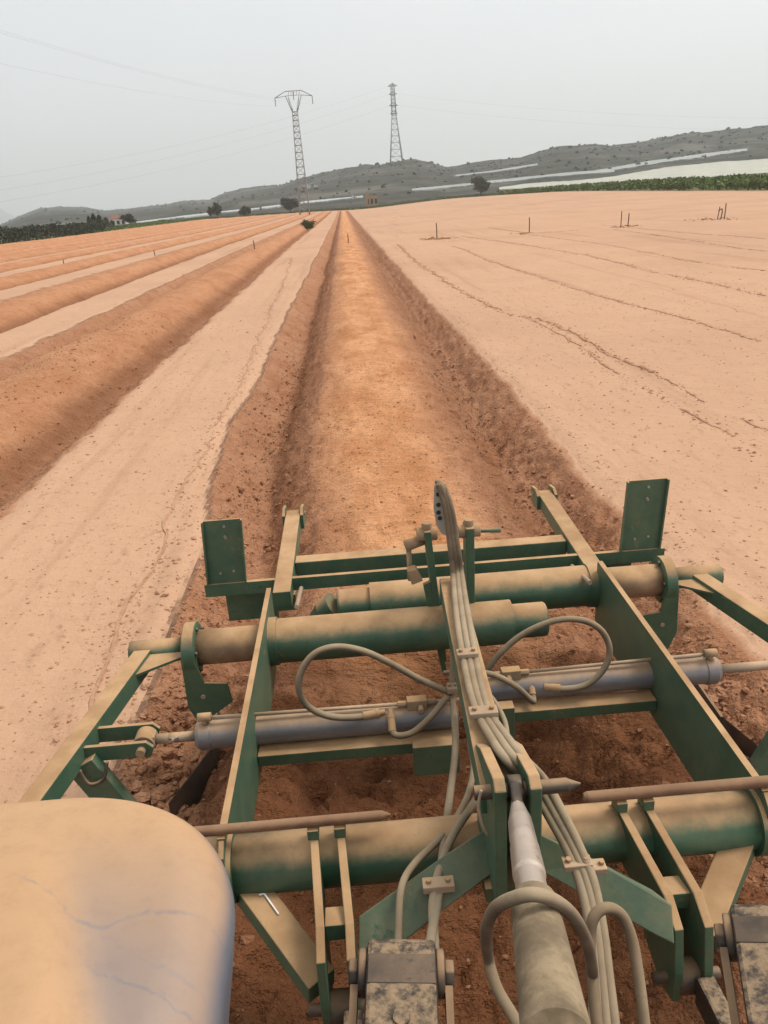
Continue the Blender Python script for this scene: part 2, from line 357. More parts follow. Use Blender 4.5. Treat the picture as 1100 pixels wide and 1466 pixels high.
# clods: uneven lumps pressed into the turned earth
def lumps(name, pos, size, mat, sq=.75, attrs=None, parent=None, sub=0):
    ph = (1+5**.5)/2
    iv = np.array([(-1, ph, 0), (1, ph, 0), (-1, -ph, 0), (1, -ph, 0), (0, -1, ph), (0, 1, ph), (0, -1, -ph), (0, 1, -ph), (ph, 0, -1), (ph, 0, 1), (-ph, 0, -1), (-ph, 0, 1)])/1.9
    fi = np.array([(0, 11, 5), (0, 5, 1), (0, 1, 7), (0, 7, 10), (0, 10, 11), (1, 5, 9), (5, 11, 4), (11, 10, 2), (10, 7, 6), (7, 1, 8), (3, 9, 4), (3, 4, 2), (3, 2, 6), (3, 6, 8), (3, 8, 9), (4, 9, 5), (2, 4, 11), (6, 2, 10), (8, 6, 7), (9, 8, 1)])
    n = len(pos); V = iv[None]*rng.uniform(.55, 1.3, (n, 12, 1))
    a = rng.uniform(0, 6.28, n); ca, sa = np.cos(a), np.sin(a)
    st = rng.uniform(.75, 1.25, (n, 1, 3)); V = V*st; V[..., 2] *= sq
    V = np.stack([V[..., 0]*ca[:, None]-V[..., 1]*sa[:, None], V[..., 0]*sa[:, None]+V[..., 1]*ca[:, None], V[..., 2]], -1)
    V = V*np.asarray(size)[:, None, None]+np.asarray(pos)[:, None]
    Fq = (fi[None]+np.arange(n)[:, None, None]*12).reshape(-1, 3)
    at = {k: np.repeat(v, 12) for k, v in (attrs or {}).items()}
    return npmesh(name, V.reshape(-1, 3), Fq, mat, False, at, parent)
def scatter_clods():
    px, py, sz = [], [], []
    def put(n, fx, fy, s0, s1):
        for _ in range(n): px.append(fx()); py.append(fy()); sz.append(s0*(s1/s0)**(rnd.random()**2.2))
    for s in (-1, 1):
        put(3600, lambda: XC+s*rnd.gauss(1.36, .17), lambda: 1.2*(15/1.2)**rnd.random(), .006, .030)
        put(700, lambda: XC+s*rnd.gauss(1.28, .11), lambda: 1.5+rnd.random()*2.2, .010, .042)
        put(900, lambda: XC+s*rnd.gauss(1.84, .14), lambda: 1.3*(16/1.3)**rnd.random(), .004, .016)
    put(4200, lambda: XC+rnd.gauss(0, .75), lambda: 1.2+rnd.random()*11, .004, .017)
    put(3600, lambda: -1.5-rnd.random()**1.3*4, lambda: 2*(18/2)**rnd.random(), .004, .015)
    put(4600, lambda: 2.15+rnd.random()**1.3*8, lambda: 2.5*(22/2.5)**rnd.random(), .005, .018)
    put(3000, lambda: -5.1+rnd.gauss(0, 1.0), lambda: 6+rnd.random()*14, .007, .026)
    px, py, sz = map(np.array, (px, py, sz)); z, til, mo_shade, cr_, fl = ground_z(px, py)
    return lumps('soil_clods', np.stack([px, py, z+sz*.1], 1), sz, 'soil', .75,
                 dict(tilled=np.maximum(til*.85, .4*rng.random(len(px))), moist_shade=mo_shade*.5, crest=cr_*.9, field=fl))
tag(scatter_clods(), 'loose earth clods strewn along the beds and the field', 'soil clods', None, 'stuff')

# broken crust lines on the flat field
def crust(lines):
    V, Fq, A, K, LP = [], [], [], [], []
    for pts, wd, ht in lines:
        P = [Pg(u, v) for u, v in pts]; q = []
        for a, b in zip(P[:-1], P[1:]):
            n = max(2, int((b-a).length/.07)); q += [a.lerp(b, k/n) for k in range(n)]
        off = len(V); n = len(q); qa = np.array(q)
        jog = .13*fbm(qa[:, 0]*1.1, qa[:, 1]*1.1, 4, .6); gap = fbm(qa[:, 0]*.9+7, qa[:, 1]*.9, 3)
        for i, p in enumerate(q):
            d = (q[min(i+1, n-1)]-q[max(i-1, 0)]).normalized(); s = Vector((d.y, -d.x, 0)); ww = wd*(.35+rnd.random()*.35+.5*max(0, gap[i]+.4))
            hh = ht*(.2+rnd.random()*.8) if gap[i] > -.35 else -.008
            if i in (0, n-1): ww = .01
            for kx, kz in ((-1, -.014), (-.3, hh), (.35, hh*(.4+rnd.random()*.5)), (1, -.014)):
                pp = p+s*(jog[i]+kx*ww); V.append((pp.x, pp.y, 0)); K.append(kz); A.append(.9 if kz > 0 else .1)
            for _ in range(2):
                if rnd.random() < .8: LP.append((p.x+s.x*(jog[i]+rnd.gauss(0, wd*1.3)), p.y+s.y*(jog[i]+rnd.gauss(0, wd*1.3)), rnd.uniform(.3, 1.0)*max(ht, .018)))
        for i in range(n-1):
            for k in range(3): Fq.append((off+i*4+k, off+i*4+k+1, off+i*4+k+5, off+i*4+k+4))
    A = np.array(A); V = np.array(V, float); V[:, 2] = ground_z(V[:, 0], V[:, 1])[0]+np.array(K)
    LP = np.array(LP); z = ground_z(LP[:, 0], LP[:, 1])[0]; o1 = np.ones(len(LP))
    tag(lumps('crust_crumbs', np.stack([LP[:, 0], LP[:, 1], z], 1), LP[:, 2], 'soil', .7, dict(tilled=o1*.45, moist_shade=o1*.06, crest=o1*0, field=o1)), 'crumbs of broken crust scattered beside the low ridges', 'crust crumbs', None, 'stuff')
    return npmesh('crust_ridges', V, Fq, 'soil', False, dict(tilled=A*.22, moist_shade=A*0, crest=A*0, field=A*0+1))
CR = [([(418, 368), (408, 402), (390, 440), (375, 480), (350, 530), (322, 590), (300, 640), (265, 700), (240, 750), (215, 820), (180, 890), (150, 960), (115, 1040)], .036, .014),
      ([(570, 350), (600, 378), (640, 404), (690, 434), (735, 453)], .05, .03),
      ([(752, 452), (800, 478), (850, 505), (888, 540), (930, 560), (990, 596), (1050, 628), (1098, 660)], .042, .022),
      ([(752, 452), (790, 462), (840, 488), (890, 515), (940, 536)], .05, .03),
      ([(650, 352), (720, 380), (790, 402), (860, 425), (930, 442), (1000, 462), (1090, 490)], .05, .022),
      ([(660, 338), (760, 352), (850, 368), (930, 388), (1010, 404), (1098, 424)], .07, .026),
      ([(760, 336), (880, 352), (990, 374), (1098, 388)], .06, .02),
      ([(700, 326), (760, 334), (830, 330)], .09, .03), ([(860, 322), (980, 333), (1098, 342)], .08, .022), ([(880, 328), (1000, 346), (1098, 360)], .07, .018),
      ([(1058, 600), (1080, 612), (1098, 622)], .04, .02), ([(940, 536), (990, 565), (1015, 578)], .025, .014)]
tag(crust(CR), 'wandering low ridges of broken crust on the dry field', 'crust ridges', None, 'stuff')

# ------------------------------------------------------------------ trench-forming implement
IC = .30
imp = thing('bed_forming_implement', (IC, 2.5, 0), 'dusty green bed-forming implement of tubes and plates with hydraulic hoses, hitched behind the tractor', 'farm implement')
TY, TZ, TR = 1.735, .62, .084
def part(mb, name, mat, parent=imp, bevel=0): return mb.build(name, mat, parent, bevel)
mt = part(MB().cyl((-.66, TY, TZ), (1.26, TY, TZ), TR, n=40), 'main_tube', 'green')
for x in (-.66, 1.26): part(MB().cyl((x-.006, TY, TZ), (x+.006, TY, TZ), TR+.004, n=40), 'end_cap', 'green', mt)
for sx, x in ((-1, -.485), (1, 1.085)):
    poly = [(x-.008, 1.66, .722), (x-.008, 1.70, .752), (x-.008, 3.24, .752), (x-.008, 3.255, .74), (x-.008, 3.255, .43), (x-.008, 3.15, .40), (x-.008, 1.95, .44), (x-.008, 1.84, .53), (x-.008, 1.66, .55)]
    sp = part(MB().prism(poly, (.016, 0, 0)), 'side_plate', 'green2', bevel=.002)
    part(MB().beam((x, 1.70, .7545), (x, 3.24, .7545), .022, .006), 'edge_strip', M['green'], sp)
    part(MB().ring((x-.022, TY, TZ), (x+.022, TY, TZ), TR+.018, TR-.002), 'clamp_ring', 'green', sp)

def tele(sx, y):
    X = lambda d: IC+sx*d
    z = .60
    o = part(MB().lathe((X(.745), y, z), (X(-.315), y, z), [(0, .100), (1, .100)], 40), 'outer_tube', 'green')
    part(MB().lathe((X(-.3155), y, z), (X(-.475), y, z), [(0, .078), (.93, .078), (.98, .072), (1, .066)], 36), 'reduced_end', 'green', o)
    part(MB().ring((X(.74), y, z), (X(.80), y, z), .108, .08, 36), 'collar', 'green', o)
    inn = part(MB().cyl((X(.74), y, z), (X(1.10), y, z), .079, n=36), 'sliding_tube', 'steel')
    fl = part(MB().lathe((X(1.095), y, z), (X(1.155), y, z), [(0, .100), (.1, .116), (.9, .116), (1, .108)], 36), 'flange_ring', 'green')
    for k in range(5):
        a = .5+k*1.2; part(MB().cyl((X(1.085), y+.098*math.cos(a), z+.098*math.sin(a)), (X(1.095), y+.098*math.cos(a), z+.098*math.sin(a)), .009, n=6), 'bolt', 'darksteel', fl)
    part(MB().cyl((X(1.15), y, z), (X(1.40), y, z), .052, n=30), 'stub_tube', 'green')
    # hanger plate under the flange that carries the blade
    hp = [(X(1.10), y-.105, z-.02), (X(1.16), y-.105, z+.02), (X(1.165), y-.11, z-.24), (X(1.13), y-.11, z-.33), (X(1.085), y-.11, z-.31), (X(.965), y-.11, z-.23), (X(.975), y-.11, z-.13), (X(1.075), y-.108, z-.12)]
    h = part(MB().prism(hp, (0, .014, 0)), 'hanger_plate', 'green', bevel=.002)
    part(MB().cyl((X(1.09), y-.112, z-.19), (X(1.09), y-.100, z-.19), .011, n=12), 'bolt', 'brightsteel', h)
    return y
tele(-1, 3.02); tele(1, 3.30)
# bevelled pipe mouth seen left of the far tube
part(MB().lathe((-.19, 3.31, .60), (-.30, 3.33, .52), [(0, .066), (.5, .062), (1, .03)], 24), 'tube_mouth', 'green')

# wing arms
def arm(a, b, ylug, xlug, mirror):
    s = -1 if mirror else 1
    o = part(MB().beam(a, b, .075, .085), 'wing_arm', 'green', bevel=.004)
    d = (Vector(b)-Vector(a)).normalized(); at = lambda y: Vector(a)+d*((y-a[1])/d.y)
    # flat gusset between stub and arm
    p = at(a[1]-.22)
    g = [(a[0]+s*.005, a[1]-.04, a[2]+.012), (IC-s*1.155, a[1]-.06, a[2]+.012), (IC-s*1.155, a[1]-.10, a[2]+.012), (p.x+s*.03, p.y, p.z+.012)]
    part(MB().prism(g, (0, 0, .012)), 'gusset_plate', 'green')
    for k, dy in enumerate((-.055, .055)):
        q = at(ylug+dy)
        part(MB().prism([(q.x, q.y-.008, q.z-.045), (q.x, q.y-.008, q.z+.02), (xlug+s*.02, ylug+dy-.008, q.z+.02), (xlug+s*.045, ylug+dy-.008, q.z-.005), (xlug+s*.03, ylug+dy-.008, q.z-.045)], (0, .016, 0)), 'rod_lug', 'green', bevel=.002)
    part(MB().cyl((xlug, ylug-.085, b[2]-.012), (xlug, ylug+.085, b[2]-.012), .017, n=16), 'clevis_pin', 'fitting')
    q = at(ylug-.08)
    part(MB().beam((q.x+s*.03, q.y, q.z-.03), (q.x+s*.30, q.y-.05, q.z-.55), .11, .05, up=(0, 1, 0)), 'blade_leg', 'green2', bevel=.003)
    part(MB().tube([(q.x+s*.03, q.y-.03, q.z-.04), (q.x+s*.06, q.y-.05, q.z-.09), (q.x+s*.11, q.y-.04, q.z-.08), (q.x+s*.13, q.y-.02, q.z-.02)], .007, 8), 'retaining_hook', 'darksteel')
    return o
arm((-1.03, 3.03, .59), (-1.22, 1.92, .59), 2.42, -.90, False)
arm((1.575, 3.31, .59), (1.83, 2.20, .59), 2.56, 1.70, True)

# hydraulic cylinders
def ram(xe, xr0, xb0, xb1, y, z):
    s = 1 if xb1 > xb0 else -1
    root = part(MB().lathe((xb0, y, z), (xb1, y, z), [(0, .046), (.015, .056), (.055, .056), (.06, .0525), (1, .0525)], 36), 'hydraulic_cylinder', 'barrel')
    part(MB().cyl((xb0, y, z), (xr0, y, z), .019, n=20), 'piston_rod', 'pipe', root)
    part(MB().cyl((xr0+s*.09, y, z), (xr0+s*.05, y, z), .0195, n=20), 'clean_rod_band', 'chrome', root)
    part(MB().cyl((xe, y-.034, z), (xe, y+.034, z), .040, n=24).beam((xe, y, z), (xr0, y, z), .046, .05), 'rod_eye', 'fitting', root, .003)
    yy, zz = y-.005, z+.072
    part(MB().cyl((xb0+s*.04, yy, z+.05), (xb0+s*.04, yy, zz+.012), .013, n=12).cyl((xb0+s*.015, yy, zz+.012), (xb0+s*.065, yy, zz+.012), .017, n=8), 'port_elbow', 'fitting', root)
    xt = xb0+s*.80
    part(MB().cyl((xb0+s*.06, yy, zz+.008), (xt, yy, zz-.004), .0075, n=10), 'feed_pipe', 'pipe', root)
    part(MB().box(min(xt, xt+s*.075), max(xt, xt+s*.075), yy-.02, yy+.02, zz-.026, zz+.016).cyl((xt-s*.035, yy, zz-.004), (xt, yy, zz-.004), .0125, n=6).cyl((xt+s*.075, yy, zz-.004), (xt+s*.11, yy, zz-.004), .0125, n=6)
         .cyl((xt+s*.05, yy-.05, zz-.008), (xt+s*.05, yy-.02, zz-.008), .012, n=6), 'valve_block', 'fitting', root, .002)
    part(MB().cyl((xt+s*.11, yy, zz-.004), (xt+s*.22, yy, zz-.006), .0075, n=10), 'feed_pipe', 'pipe', root)
    return root
ram(-.90, -.86, -.705, .285, 2.42, .575)
ram(1.70, 1.66, 1.355, .36, 2.56, .575)
for x0, x1, y in ((-.475, .27, 2.345), (.37, 1.075, 2.475)):
    part(MB().box(x0, x1, y-.015, y+.06, .478, .525), 'cylinder_beam', 'green', bevel=.003)
for bb in ((.10, .27, 2.26, 2.31, .43, .56), (.37, .50, 2.39, 2.44, .44, .60)): part(MB().box(*bb), 'centre_bracket', 'green2', bevel=.003)

# rear beams, blades plates
part(MB().box(-.40, 1.055, 3.70, 3.79, .575, .66), 'rear_beam', 'green', bevel=.005)
for s, x in ((-1, -.445), (1, 1.10)):
    r = part(MB().beam((x, 3.36, .625), (x, 4.40, .645), .088, .088), 'rear_arm', 'green', bevel=.005)
    for dx in (-.054, .054):
        part(MB().prism([(x+dx-.009, 4.30, .60), (x+dx-.009, 4.46, .60), (x+dx-.009, 4.46, .70), (x+dx-.009, 4.36, .715), (x+dx-.009, 4.30, .69)], (.018, 0, 0)), 'end_lug', 'green', r, .002)
    part(MB().cyl((x-.07, 4.41, .66), (x+.07, 4.41, .66), .013, n=12), 'end_pin', 'fitting', r)
    part(MB().cyl((x+.09 if s < 0 else x-.09, 3.44, .64), (x+.09 if s < 0 else x-.09, 3.14, .70), .011, n=10), 'stay_rod', 'pipe', r)
ab = part(MB().box(-.845, 1.505, 3.50, 3.508, .60, .668).box(-.845, 1.505, 3.508, 3.524, .660, .668), 'angle_bar', 'green')
for x0, x1, zt in ((-.825, -.635, 1.01), (1.275, 1.475, 1.045)):
    lean = .02
    e = part(MB().prism([(x0, 3.512, .60), (x1, 3.512, .60), (x1+lean, 3.512, zt), (x0+lean, 3.512, zt)], (0, .010, 0)), 'marker_plate', 'green2', bevel=.001)
    for xs in (x0, x1): part(MB().prism([(xs-.003, 3.49, .67), (xs+.005, 3.49, .67), (xs+.005+lean, 3.49, zt), (xs-.003+lean, 3.49, zt)], (0, .022, 0)), 'plate_flange', 'green2', e)
    for fx, fz in ((.55, .90), (.55, .74), (.57, .72), (.35, .16), (.7, .18)):
        xx, zz2 = x0+(x1-x0)*fx+lean*fz, .67+(zt-.67)*fz
        part(MB().cyl((xx, 3.506, zz2), (xx, 3.513, zz2), .0065, n=8), 'bolt', 'pipe', e)
    for fx in (.35, .75):
        part(MB().cyl((x0+(x1-x0)*fx, 3.53, .668), (x0+(x1-x0)*fx, 3.53, .684), .012, n=6), 'clamp_bolt', 'pipe', e)
part(MB().box(-.76, -.50, 3.56, 3.572, .42, .60).box(-.52, -.40, 3.55, 3.62, .46, .55), 'scraper_mount', 'green2', bevel=.002)
part(MB().box(1.12, 1.36, 3.56, 3.572, .42, .60), 'scraper_mount', 'green2', bevel=.002)
# mouldboard blades
for s, pts in ((-1, [Pz(305, 1070, .17), Pz(245, 1148, .05)]), (1, [Pz(1032, 1026, .15), Pz(1110, 1090, .04)])):
    a, b = pts; back = Vector((a.x+(-.03 if s < 0 else .02), a.y+.35, a.z-.02))
    poly = [back, a, b, (b.x, b.y, b.z-.25), (a.x, a.y, a.z-.6), (back.x, back.y, back.z-.6)]
    bl = part(MB().hexa([back, a, (a.x, a.y, -.32), (back.x, back.y, -.32)], [(back.x+s*.012, back.y, back.z), (a.x+s*.012, a.y, a.z), (a.x+s*.012, a.y, -.32), (back.x+s*.012, back.y, -.32)]), 'mouldboard', 'darksteel')
    part(MB().hexa([a, b, (b.x, b.y, -.3), (a.x, a.y, -.3)], [(a.x+s*.010, a.y-.008, a.z), (b.x+s*.010, b.y-.008, b.z), (b.x+s*.01, b.y-.008, -.3), (a.x+s*.01, a.y-.008, -.3)]), 'share', 'darksteel', bl)

# rear mast with the hose guide
for pl in ([(.243, .272), (.288, .318)], [(.425, .462), (.418, .452)]):
    (a0, a1), (c0, c1) = pl
    m_ = part(MB().hexa([(c0, 3.04, .40), (c1, 3.04, .40), (c1, 3.15, .40), (c0, 3.15, .40)], [(a0, 3.05, 1.06), (a1, 3.05, 1.06), (a1, 3.15, 1.06), (a0, 3.15, 1.06)]), 'mast_plate', 'green', bevel=.003)
    xm = (a0+a1)/2
    part(MB().cyl((a0-.03, 3.09, 1.035), (a1+.03, 3.09, 1.035), .030, n=18).cyl((xm, 3.09, 1.05), (xm, 3.09, 1.09), .022, n=10), 'mast_knob', 'fitting', m_, .003)
part(MB().cyl((.16, 3.12, .97), (.25, 3.12, 1.0), .026, n=14).cyl((.175, 3.12, .97), (.175, 3.12, .80), .012, n=10), 'swivel_joint', 'fitting')
part(MB().cyl((.46, 3.10, 1.03), (.60, 3.20, .975), .010, n=10), 'lock_lever', 'green')
zc = [(622, 697), (628, 690), (634, 694), (641, 712), (646, 735), (650, 770), (641, 768), (632, 764), (625, 752), (621, 728)]
gd = part(MB().prism([Py(u, v, 3.03) for u, v in zc], (0, .014, 0)), 'hose_guide', 'guide', bevel=.002)
for u, v in ((628, 708), (628, 723), (628, 734), (630, 742)):
    p = Py(u, v, 3.026); part(MB().cyl(p, p+Vector((0, .003, 0)), .010, n=10), 'guide_hole', 'hole', gd)
part(MB().prism([Py(u, v, 3.045) for u, v in ((606, 838), (616, 833), (640, 960), (633, 962))], (0, .02, 0)), 'stay_strip', 'green')
part(MB().prism([Py(u, v, 3.04) for u, v in ((583, 818), (596, 815), (606, 832), (590, 838))], (0, .05, 0)), 'lever_block', 'fitting', bevel=.004)

# boom and front mast
BA, BB = Vector((.345, 3.02, .80)), Vector((.283, 1.56, .945)); BN = (BB-BA).cross(Vector((1, 0, 0))).normalized()
BTOP = Vector((.345, 3.02, .848))
part(MB().beam(BA, BB, .095, .09), 'boom', 'green', bevel=.005)
def Bm(u, v, dz=0): return Ppl(u, v, BTOP+Vector((0, 0, dz)), BN)
for xa, xb in ((.252, .282), (.338, .368)):
    part(MB().prism([(xa, 1.44, .70), (xa, 1.44, 1.075), (xa, 1.47, 1.095), (xa, 1.66, 1.03), (xa, 1.74, .98), (xa, 1.74, .70)], (xb-xa, 0, 0)), 'hitch_lug', 'green', bevel=.004)
part(MB().box(.284, .336, 1.60, 1.68, .70, .86), 'lug_spacer', 'green')
part(MB().lathe((.21, 1.49, 1.035), (.475, 1.49, 1.035), [(0, .018), (.87, .018), (.9, .014), (1, .003)], 18), 'hitch_pin', 'darksteel')
part(MB().tube([(.225, 1.47, 1.06), (.215, 1.46, 1.02), (.222, 1.45, .97), (.235, 1.46, .93)], .004, 6), 'pin_clip', 'pipe')
# flared plates from the mast to the lower hitch
def flare(us, zs):
    top = [Pz(u, v, z) for (u, v), z in zip(us, zs)]
    cen = sum(top, Vector())/len(top); n = Vector((0, 0, 0))
    for i in range(len(top)): n += (top[i]-cen).cross(top[(i+1) % len(top)]-cen)
    n.normalize(); n = -n if n.z < 0 else n
    return part(MB().prism([p-n*.03 for p in top], n*.03), 'hitch_flare_plate', 'palegreen', bevel=.003)
flare([(702, 1183), (706, 1250), (640, 1298), (585, 1342), (513, 1412), (514, 1312), (570, 1272), (640, 1222)], [.80, .72, .68, .635, .56, .66, .70, .76])
flare([(772, 1194), (852, 1232), (936, 1276), (962, 1296), (966, 1352), (930, 1334), (870, 1298), (776, 1248)], [.80, .745, .69, .67, .61, .625, .655, .72])
part(MB().box(.235, .385, 1.50, 1.60, .655, .70), 'mast_foot', 'green')

# lower hitch brackets
for (c0, c1, z1) in ((-.205, -.128, .66), (.712, .790, .66)):
    sk = .0 if c0 < 0 else .0
    chs = []
    for x in (c0, c1):
        xa = x-(.012 if c0 < 0 else .012)
        # upper ends lie a little closer to the centre on the right bracket, as the tube clamps are
        tw = -.02 if c0 < 0 else -.045
        poly = [(1.76, .722), (1.70, .722), (1.46, .668), (1.385, .63), (1.36, .50), (1.36, .40), (1.44, .37), (1.53, .42), (1.60, .545), (1.76, .56)]
        f = lambda y: tw*sst(1.45, 1.75, np.array(y)).item()
        A = [Vector((xa+f(y), y, z)) for y, z in poly]
        ch = part(MB().prism(A, (.024, 0, 0)), 'hitch_cheek', 'green', bevel=.003)
        part(MB().box(xa+tw-.004, xa+tw+.028, 1.70, 1.745, .722, .755), 'rod_tab', 'green', ch, .002)
    part(MB().box(c0+.010, c1-.010, 1.47, 1.53, .60, .655), 'cheek_spacer', 'green', bevel=.003)
    part(MB().cyl((c0-.05, 1.40, .44), (c1+.05, 1.40, .44), .016, n=16), 'lower_pin', 'darksteel')
for a, b in (((-.43, 1.70, .56), (-.215, 1.42, .50)), ((1.03, 1.70, .575), (.815, 1.46, .50))):
    o = part(MB().beam(a, b, .085, .07), 'diagonal_brace', 'green', bevel=.004)
pa = [Vector((-.40, 1.665, .5875)), Vector((-.375, 1.63, .5795))]
part(MB().beam((-.378, 1.652, .5890), (-.333, 1.590, .5760), .004, .003).beam((-.378, 1.652, .5890), (-.392, 1.647, .591), .004, .003), 'paint_mark', 'chalk')
# rods resting on the tube clamps
part(MB().lathe((-.62, 1.722, .771), (.0, 1.722, .771), [(0, .0145), (.96, .0145), (1, .003)], 14), 'spare_rod', 'rust')
part(MB().lathe((1.24, 1.722, .771), (.56, 1.722, .771), [(0, .0165), (.985, .0165), (1, .012)], 14), 'spare_rod', 'rust')

# hoses
HR = .0125
def hose(pts, r=HR, name='hydraulic_hose', ends=''):
    o = part(MB().tube(pts, r, 10, 7), name, 'hose')
    for e in ends:
        a, b = (Vector(pts[0]), Vector(pts[1])) if e == 'a' else (Vector(pts[-1]), Vector(pts[-2])); d = (b-a).normalized()
        part(MB().lathe(a-d*.03, a+d*.055, [(0, r*.85), (.25, r*.85), (.26, r*1.35), (.42, r*1.35), (.43, r*1.22), (1, r*1.22)], 10), 'hose_ferrule', 'fitting', o)
    return o
for i, dx in enumerate((0, 9, 18)):
    top = [Py(628+dx*.45, 692+i*2, 3.01), Py(638+dx*.5, 730, 2.99), Py(645+dx*.6, 785, 2.98), Py(649+dx*.7, 825, 2.96), Bm(652+dx*.85, 862, .03), Bm(657+dx, 905, .025), Bm(663+dx, 940, .02), Bm(672+dx, 985, .02), Bm(684+dx, 1022, .02), Bm(702+dx*1.3, 1055, .03), Bm(722+dx*1.5, 1085, .05)]
    rest = [Py(762+dx, 1130-i*6, 1.58), Py(790+dx*.9, 1175-i*5, 1.50), Py(815+dx*.9, 1222-i*3, 1.44), Py(832+dx, 1268-i*2, 1.38), Py(845+dx, 1330, 1.30), Py(852+dx*1.1, 1400, 1.22), Py(856+dx*1.4, 1475, 1.14)]
    hose(top+rest)
hose([Py(626, 690, 3.05), Py(634, 700, 3.0), Py(643, 760, 3.0), Py(652, 850, 2.94), Py(662, 900, 2.75)], .012)
hose([(.29, 2.50, .80)]+[Py(u, v, y) for u, v, y in ((647, 988, 2.42), (651, 1030, 2.28), (652, 1075, 2.12), (645, 1135, 1.95), (637, 1195, 1.72), (631, 1250, 1.56), (625, 1300, 1.45), (617, 1345, 1.35), (612, 1400, 1.25))])
hose([Py(u, v, y) for u, v, y in ((668, 1000, 2.30), (673, 1060, 2.10), (678, 1103, 1.96), (664, 1152, 1.84), (632, 1198, 1.70), (594, 1236, 1.58), (575, 1271, 1.50), (571, 1335, 1.42), (570, 1390, 1.35))], .010)
hose([Py(u, v, y) for u, v, y in ((690, 1105, 1.90), (684, 1140, 1.80), (652, 1190, 1.68), (632, 1235, 1.57), (620, 1290, 1.47), (622, 1345, 1.36), (625, 1400, 1.28))], .012)
hose([Py(u, v, y) for u, v, y in ((646, 992, 2.40), (600, 972, 2.40), (560, 950, 2.40), (520, 932, 2.40), (482, 926, 2.39), (452, 935, 2.38), (433, 958, 2.37), (428, 985, 2.36), (440, 1010, 2.36), (470, 1025, 2.36), (508, 1027, 2.37), (540, 1021, 2.39))], ends='b')
hose([Py(u, v, y) for u, v, y in ((640, 998, 2.38), (618, 1025, 2.34), (592, 1048, 2.31), (570, 1053, 2.31), (562, 1045, 2.33), (560, 1026, 2.37))], .012, ends='b')
hose([Py(u, v, y) for u, v, y in ((694, 966, 2.55), (712, 940, 2.55), (743, 912, 2.55), (780, 893, 2.54), (815, 886, 2.53), (846, 892, 2.52), (866, 909, 2.52), (873, 934, 2.51), (863, 960, 2.50), (840, 980, 2.50), (810, 986, 2.50), (782, 983, 2.52))], ends='b')
hose([Py(u, v, y) for u, v, y in ((688, 962, 2.50), (712, 968, 2.48), (738, 982, 2.46), (756, 998, 2.46), (764, 1004, 2.47), (762, 992, 2.50), (760, 978, 2.54))], .012, ends='b')
hose([Py(u, v, y) for u, v, y in ((637, 963, 2.60), (655, 963, 2.5), (680, 975, 2.40), (705, 1000, 2.28), (722, 1030, 2.15), (728, 1060, 2.03), (738, 1088, 1.86), (741, 1120, 1.66))], .009)
def clamp(p, wx, wy, wz, name='hose_clamp'):
    o = part(MB().box(p.x-wx, p.x+wx, p.y-wy, p.y+wy, p.z-.004, p.z+wz), name, 'pipe', bevel=.003)
    for s in (-.6, .6): part(MB().cyl((p.x+s*wx, p.y, p.z+wz), (p.x+s*wx, p.y, p.z+wz+.010), .007, n=6), 'bolt', 'fitting', o)
clamp(Bm(669, 937, .035), .036, .02, .014); clamp(Bm(692, 1021, .035), .042, .02, .014); clamp(Py(648, 988, 2.40), .02, .02, .02)
clamp(Py(628, 1270, 1.505), .042, .018, .02); clamp(Py(826, 1238, 1.42), .036, .018, .014); clamp(Py(852, 1243, 1.42), .026, .018, .014)

